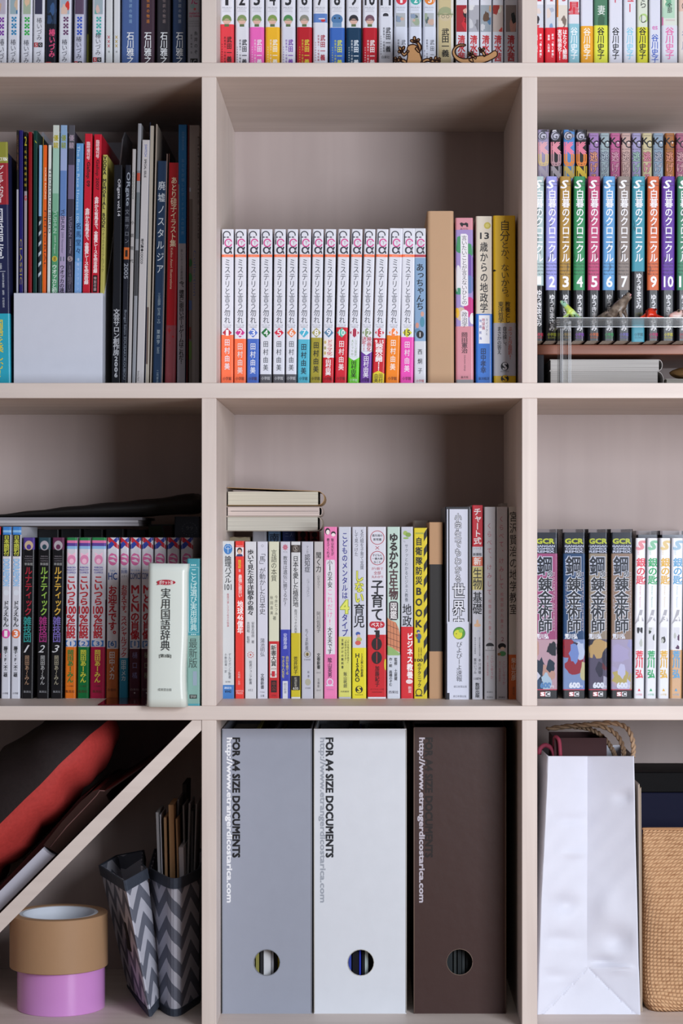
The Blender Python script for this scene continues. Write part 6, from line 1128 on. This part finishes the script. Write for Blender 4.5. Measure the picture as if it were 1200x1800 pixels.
for j in range(NV + 1):
    v = j / NV; z = H * v; per = 0; last = None
    bul = 1 + .006 * math.sin(v * 3.1) - .02 * (1 - v) ** 4 * 1.0 - (.055 * max(0, .06 - v) / .06)
    for i in range(NP + 1):
        x, y = rr_(i / NP); px_ = x * w * bul - .003 * (1 - v) * 0; dl = dd * (1 - .93 * v ** 1.5); py_ = dl / 2 + y * dl / 2 - (.006 * math.sin(v * 3.1) + .0025 * math.sin(x * 5 + v * 9)) * (1 if y < 0 else 0)
        z_ = z + (.0016 * math.sin(x * 7 + 1) * (1 if 0 < j < 4 else 0))
        if last: per += math.hypot(px_ - last[0], py_ - last[1])
        last = (px_, py_); V.append((px_, max(py_, -.009), max(z_, 0))); UV.append((per, z))
M = NP + 1
for j in range(NV):
    for i in range(NP): a = j * M + i; F.append((a, a + 1, a + M + 1, a + M))
bo = mk('woven_body', V, F, wm, o, smooth=True); uvl = bo.data.uv_layers.new(name='UVMap')
for lp in bo.data.loops: uvl.data[lp.index].uv = UV[lp.vertex_index]
sd = bo.modifiers.new('t', 'SOLIDIFY'); sd.thickness = .002; sd.offset = -1
tube('rim', [Vector(V[NV * M + i]) for i in range(NP + 1)], .0012, mat('b48660', .8, .2, 'cloth'), o, 6)
mk('base', [(-w * .9, dd * .05, .0012), (w * .9, dd * .05, .0012), (w * .9, dd * .95, .0012), (-w * .9, dd * .95, .0012)], [(0, 1, 2, 3)], wm, o)

# ================================================================ BOTTOM SHELF, LEFT
# two rolls of tape
def lathe(name, prof, m, parent, N=72, smooth=True):
    V = []; F = []; n = len(prof)
    for i in range(N):
        a = 2 * math.pi * i / N; V += [(r * math.cos(a), r * math.sin(a), z) for r, z in prof]
    for i in range(N):
        for j in range(n): F.append((i * n + j, i * n + (j + 1) % n, ((i + 1) % N) * n + (j + 1) % n, ((i + 1) % N) * n + j))
    o = mk(name, V, F, m, parent, smooth=smooth)
    if smooth:
        try: o.data.set_sharp_from_angle(angle=math.radians(40))
        except Exception: pass
    return o
def roll(cx, s_, r, ri, z0, h, m, core, label):
    o = thing('tape_roll', (0, 0, 0), label, 'tape roll', 'stacked tape rolls'); o.location = (P(cx, 0, s_).x, s_, z0)
    rc = ri + .004
    lathe('tape', [(rc + .0002, 0), (r - .0006, 0), (r, .0006), (r, h - .0006), (r - .0006, h), (rc + .0002, h)], m, o)
    lathe('core', [(ri, 0.0004), (rc, 0.0004), (rc, h - .0004), (ri, h - .0004)], core, o)
core = mat('c8ced8', .7, .2, 'card'); sT = .098
pinkm = mat('cc8ccc', .22, .5, 'plastic'); pinkm.node_tree.nodes['Principled BSDF'].inputs['Coat Weight'].default_value = .4
hP = .0465
roll(107.5, sT, 76.5 * K(sT), .038, zD, hP, pinkm, core, 'glossy lilac-pink roll of tape at the bottom of the two-roll stack')
hK = .0585
roll(103.5, sT, 85.5 * K(sT), .0395, zD + hP + .0003, hK, mat('a58262', .55, .3, 'card'), core, 'wide roll of brown kraft tape on top of the pink roll')
# chevron fabric files
ch = bpy.data.materials.new('chevron_fabric'); ch.use_nodes = True; nt = ch.node_tree; b = nt.nodes['Principled BSDF']; b.inputs['Roughness'].default_value = .75; b.inputs['Specular IOR Level'].default_value = .2
tc = nt.nodes.new('ShaderNodeTexCoord'); sx = nt.nodes.new('ShaderNodeSeparateXYZ'); nt.links.new(tc.outputs['UV'], sx.inputs[0])
def M_(op, a=None, b_=None, c_=None):
    n = nt.nodes.new('ShaderNodeMath'); n.operation = op
    for i, v in enumerate((a, b_, c_)):
        if v is None: continue
        if isinstance(v, (int, float)): n.inputs[i].default_value = v
        else: nt.links.new(v, n.inputs[i])
    return n.outputs[0]
u = M_('MULTIPLY', sx.outputs[0], 1 / .058); tri = M_('ABSOLUTE', M_('SUBTRACT', M_('FRACT', u), .5))
v = M_('ADD', M_('MULTIPLY', sx.outputs[1], 1 / .031), M_('MULTIPLY', tri, 1.5)); st_ = M_('GREATER_THAN', M_('FRACT', v), .5)
mx = nt.nodes.new('ShaderNodeMix'); mx.data_type = 'RGBA'; mx.inputs[6].default_value = lin('6c6f7c'); mx.inputs[7].default_value = lin('bdbdc8'); nt.links.new(st_, mx.inputs[0]); nt.links.new(mx.outputs[2], b.inputs[0])
nz = nt.nodes.new('ShaderNodeTexNoise'); nz.inputs['Scale'].default_value = 900; nt.links.new(tc.outputs['UV'], nz.inputs[0]); bp = nt.nodes.new('ShaderNodeBump'); bp.inputs['Distance'].default_value = .0005; bp.inputs['Strength'].default_value = .4
nt.links.new(nz.outputs[0], bp.inputs['Height']); nt.links.new(bp.outputs[0], b.inputs['Normal'])
trim = mat('3c424e', .7, .25, 'cloth')
def chevfile(loc, plan, H, lean, label, u0=0, topf=None, flare=None):
    """plan: list of (x, y) around the box, front vertex inside the list; open top"""
    o = thing('fabric_file', loc, label, 'magazine file', 'chevron fabric files in the bottom left cubby', (0, lean, 0))
    L = [0]
    for a, b_ in zip(plan, plan[1:]): L.append(L[-1] + math.hypot(b_[0] - a[0], b_[1] - a[1]))
    NZ = 16; V = []; UV = []; F = []; n = len(plan)
    for j in range(NZ + 1):
        for i, (x, y) in enumerate(plan):
            hh = H; V.append((x + (flare[i] if flare else 0) * (j / NZ) ** .8, y, hh * j / NZ)); UV.append((L[i] + u0, hh * j / NZ))
    for j in range(NZ):
        for i in range(n - 1): a = j * n + i; F.append((a, a + 1, a + n + 1, a + n))
    bo = mk('chevron_cover', V, F, ch, o, smooth=False); uvl = bo.data.uv_layers.new(name='UVMap')
    for lp in bo.data.loops: uvl.data[lp.index].uv = UV[lp.vertex_index]
    sd = bo.modifiers.new('t', 'SOLIDIFY'); sd.thickness = .0022; sd.offset = -1
    for z0, z1 in ((0, .008), (-.0105, 0)):
        top = z1 == 0; V = []; F = []
        for e in (-.0006, .0012):
            pl2 = [(x + (flare[i] if flare and top else 0), y) for i, (x, y) in enumerate(plan)]
            for i, (x, y) in enumerate(pl2):
                a = pl2[max(i - 1, 0)]; b_ = pl2[min(i + 1, n - 1)]; dx, dy = b_[0] - a[0], b_[1] - a[1]; l = math.hypot(dx, dy); nx_, ny_ = dy / l, -dx / l
                hh = (H + (topf[i] if topf else 0)) if top else 0
                for z in (z0, z1 + (.0012 if top else 0)): V.append((x + nx_ * e * 1.0, y + ny_ * e, max(hh + z, 0)))
        m2 = 2 * n
        for i in range(n - 1):
            A = 2 * i; F += [(m2 + A, m2 + A + 2, m2 + A + 3, m2 + A + 1), (A + 1, A + 3, A + 2, A), (A + 1, m2 + A + 1, m2 + A + 3, A + 3), (A, A + 2, m2 + A + 2, m2 + A)]
        F += [(0, m2, m2 + 1, 1), (m2 - 2, m2 - 1, 2 * m2 - 1, 2 * m2 - 2)]
        mk('trim_band', V, F, trim, o)
    mk('base', [(x, y, .0012) for x, y in plan[:-1]], [tuple(range(n - 1))[::-1]], trim, o)
    return o, plan
def PX(x, s_, ox): return (x - VX) * K(s_) - ox
ox = P(305, 0, .04).x
def rnd(a, v, b_, n=5, r=.25):
    out = []
    for i in range(n + 1):
        t = i / n; p0 = (v[0] + (a[0] - v[0]) * r, v[1] + (a[1] - v[1]) * r); p1 = (v[0] + (b_[0] - v[0]) * r, v[1] + (b_[1] - v[1]) * r)
        out.append(((1 - t) ** 2 * p0[0] + 2 * t * (1 - t) * v[0] + t * t * p1[0], (1 - t) ** 2 * p0[1] + 2 * t * (1 - t) * v[1] + t * t * p1[1]))
    return out
LB, LF, VV, RF = (PX(272, .26, ox), .225), (PX(262, .12, ox), .085), (PX(306, .038, ox), -.002), (PX(349, .115, ox), .078)
RB_ = (PX(349.5, .115, ox) - .0005, .225)
pl = [LB, LF] + rnd(LF, VV, RF, 6, .35) + [RF, RB_, LB]
Hf = P(0, 1549, .04).z - zD
chevfile((ox, .04, zD), pl, Hf, 0, 'grey and white chevron fabric file full of papers, right one beside the upright board', u0=-math.hypot(LB[0] - LF[0], LB[1] - LF[1]) - math.hypot(VV[0] - LF[0], VV[1] - LF[1]))
# left file leans to the left
lean = -math.atan2(46, 240); ox = P(264, 0, .034).x
LB, LF, VV, RF = (-.050, .225), (PX(222, .20, ox), .17), (0, 0), (.0105, .035)
pl = [(-.036, .225), (-.043, .165)] + rnd((-.043, .165), (0, 0), (.006, .06), 5, .07) + [(.0055, .065), (-.012, .10), (-.02, .225), (-.036, .225)]
Hf2 = (P(0, 1556, .034).z - zD) / math.cos(lean)
fo, _ = chevfile((ox, .034, zD + .0035), pl, Hf2, lean, 'grey and white chevron fabric file leaning to the left, empty with a dark label window', u0=-.0655 - .169, flare=[0, -.006] + [0, 0, 0, 0, 0, .0005] + [.012, .021, .016, 0])
f_ = .42; xa, ya = -.043 * .75, .165 * .75; xb_, yb_ = -.043 * .3, .165 * .3
k_ = Vector((-.165, -.043, 0)).normalized() * .0014
mk('label_window', [(xa + k_.x, ya + k_.y, .062), (xb_ + k_.x, yb_ + k_.y, .064), (xb_ + k_.x, yb_ + k_.y, .097), (xa + k_.x, ya + k_.y, .097)], [(0, 1, 2, 3)], mat('0c0c0e', .4, .4, 'card'), fo)
# papers in the right file
def sheet(name, prof_b, prof_t, s0, dep, y0, y1, m, label, cat='paper', group='papers standing in the right chevron file', th=1.6, curl=0):
    """thin upright bundle: x at foot and at top (px), photo rows, depth range"""
    x0, x1 = prof_b, prof_t; o_loc = P(x0, 0, s0); o_loc.z = zD + .0035; V = []; F = []; n = 12
    for j in range(n + 1):
        t = j / n; x = x0 + (x1 - x0) * t + curl * math.sin(t * 3.14); 
        z = (P(0, y1, s0).z - o_loc.z) * t
        for a, b__ in ((-th / 2, 0), (th / 2, 0), (th / 2, dep), (-th / 2, dep)): V.append(((x + a - VX) * K(s0) - o_loc.x, b__, z))
    for j in range(n):
        for i in range(4): A = j * 4; F.append((A + i, A + (i + 1) % 4, A + 4 + (i + 1) % 4, A + 4 + i))
    F += [(3, 2, 1, 0), tuple(n * 4 + i for i in range(4))]
    o = mk(name, V, F, m); o.location = o_loc; return tag(o, label, cat, group)
g1_, g2_, k1_, k2_, w1_, dk_ = mat('8c8c90', .7, .2), mat('6c6c70', .7, .2), mat('a08060', .7, .2), mat('b08c66', .7, .2), mat('b4b4bc', .7, .2), mat('302c2c', .7, .2)
for a in ((286, 276, 1428, g1_, 4.5, .100, 'light grey bundle of papers, leftmost in the right chevron file', .8), (292, 281.5, 1432, w1_, 1.6, .102, 'single pale sheet leaning beside the leftmost grey papers', 0), (297, 290, 1437, k1_, 4.5, .098, 'narrow brown envelope left of the tall kraft one', 0), (304, 300.5, 1415, k2_, 9, .094, 'tall brown kraft envelope standing in the right chevron file', 1.5),
          (311, 310, 1440, k1_, 3, .09, 'crumpled brown envelope edge right of the tall kraft one', 3), (315, 313, 1405, g2_, 3, .12, 'grey folded paper rising behind the kraft envelope', -2), (319, 322, 1416, g1_, 2.5, .11, 'curled grey sheet in the middle of the file', 3), (322, 318, 1490, w1_, 8, .085, 'short white paper in front of the grey sheets', 1),
          (327, 333, 1412, g1_, 3, .115, 'grey booklet leaning right in the chevron file', -1), (332, 338, 1425, g2_, 4, .13, 'darker grey booklet near the upright board', 1), (337, 345, 1413, g1_, 2.5, .12, 'thin grey sheet closest to the upright board', -1), (318, 324, 1378, dk_, 7, .17, 'dark paper roll sticking up at the back of the file', 0)):
    sheet('paper_bundle' if a[4] > 4 else 'paper_sheet', a[0], a[1], a[5], min(.06, .245 - a[5]), 0, a[2], a[3], a[6], th=a[4], curl=a[7])
# on the diagonal board: leather album with white pages, and a cushion
def DG(a, b_, s_):   # a along the board from its upper end, b away from its surface (px in the front plane)
    return Vector((fx(337.5 - (a + b_) * .7071), s_, zf(1266.5 + (a - b_) * .7071)))
al = mat('2c1714', .32, .5, 'plastic'); alr = mat('46181a', .4, .4, 'plastic')
oa = thing('leather_album', DG(354, 1, .03), 'dark brown leather-covered album with white page edge lying on the diagonal board', 'album')
def dplate(name, prof, s0, dep, m, parent, sm=True):
    n = len(prof); loc = Vector(parent.location); V = [DG(a, b_, s0) - loc for a, b_ in prof] + [DG(a, b_, s0 + dep) - loc for a, b_ in prof]
    return mk(name, V, [tuple(range(n)), tuple(range(n, 2 * n))[::-1]] + [(i, n + i, n + (i + 1) % n, (i + 1) % n) for i in range(n)], m, parent)
dplate('leather_cover', [(345, 1.2), (352, 30), (300, 36), (250, 38), (222, 36), (212, 31), (208, 22), (196, 18), (150, 9), (112, 1.6), (150, 7), (196, 15), (210, 14), (214, 1.2)], .035, .20, al, oa)
dplate('page_block', [(350, 2.5), (353, 9), (354.5, 18), (354, 27), (520, 27), (520, 2.5)], .028, .2, mat('bdbcc8', .6, .3, 'paper'), oa)
dplate('inner_cover', [(300, 37), (352, 31), (356, 27.5), (520, 27.5), (520, 33), (360, 37), (262, 44), (225, 40)], .07, .15, alr, oa)
tube('stitched_edge', [DG(a, b_, .0345) - Vector(oa.location) for a, b_ in ((346, 19), (300, 24), (250, 25), (222, 26), (212, 28), (206, 21))], .0007, mat('6c4c48', .6, .3, 'cloth'), oa, 6)
# cushion
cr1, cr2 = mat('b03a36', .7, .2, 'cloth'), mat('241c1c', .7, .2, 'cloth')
cl = DG(392, 112, .165)
V = []; F = []; mi = []; NU, NVv = 56, 28
for j in range(NVv + 1):
    ph = -math.pi / 2 + math.pi * j / NVv
    for i in range(NU):
        th = 2 * math.pi * i / NU; c_, s__ = math.cos(th), math.sin(th); e = .55
        ca, sa_ = math.copysign(abs(c_) ** e, c_), math.copysign(abs(s__) ** e, s__)
        cp = abs(math.cos(ph)) ** .75; a = .150 * ca * cp; d_ = .122 * sa_ * cp; bb_ = (.043 if ph < 0 else .058) * math.copysign(abs(math.sin(ph)) ** .9, math.sin(ph))
        wv = (.0026 * math.sin(a * 60 + d_ * 22 + 2 * math.sin(a * 25)) + .0018 * math.sin(a * 120 - d_ * 60)) * cp * min(1, abs(ph) * 2.2 + .22)
        for ca_, cd_, wd, am in ((.035, -.06, .012, -.013), (.066, -.04, .02, .007), (-.03, -.07, .012, -.008), (-.09, .0, .012, -.007)): bb_ += am * math.exp(-((a - ca_ + .35 * bb_) / wd) ** 2) * (1 if ph < 0 else .5) * -1 * min(1, abs(ph) * 2)
        bb_ += wv; V.append(TN * a + NN * max(bb_, -.05) + Vector((0, d_, 0)))
for j in range(NVv):
    for i in range(NU):
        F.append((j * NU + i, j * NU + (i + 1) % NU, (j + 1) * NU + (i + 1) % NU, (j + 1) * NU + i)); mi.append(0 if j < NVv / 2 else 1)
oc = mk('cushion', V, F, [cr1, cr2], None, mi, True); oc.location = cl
tag(oc, 'plump cushion, red below and black above, lying on the diagonal board', 'cushion')
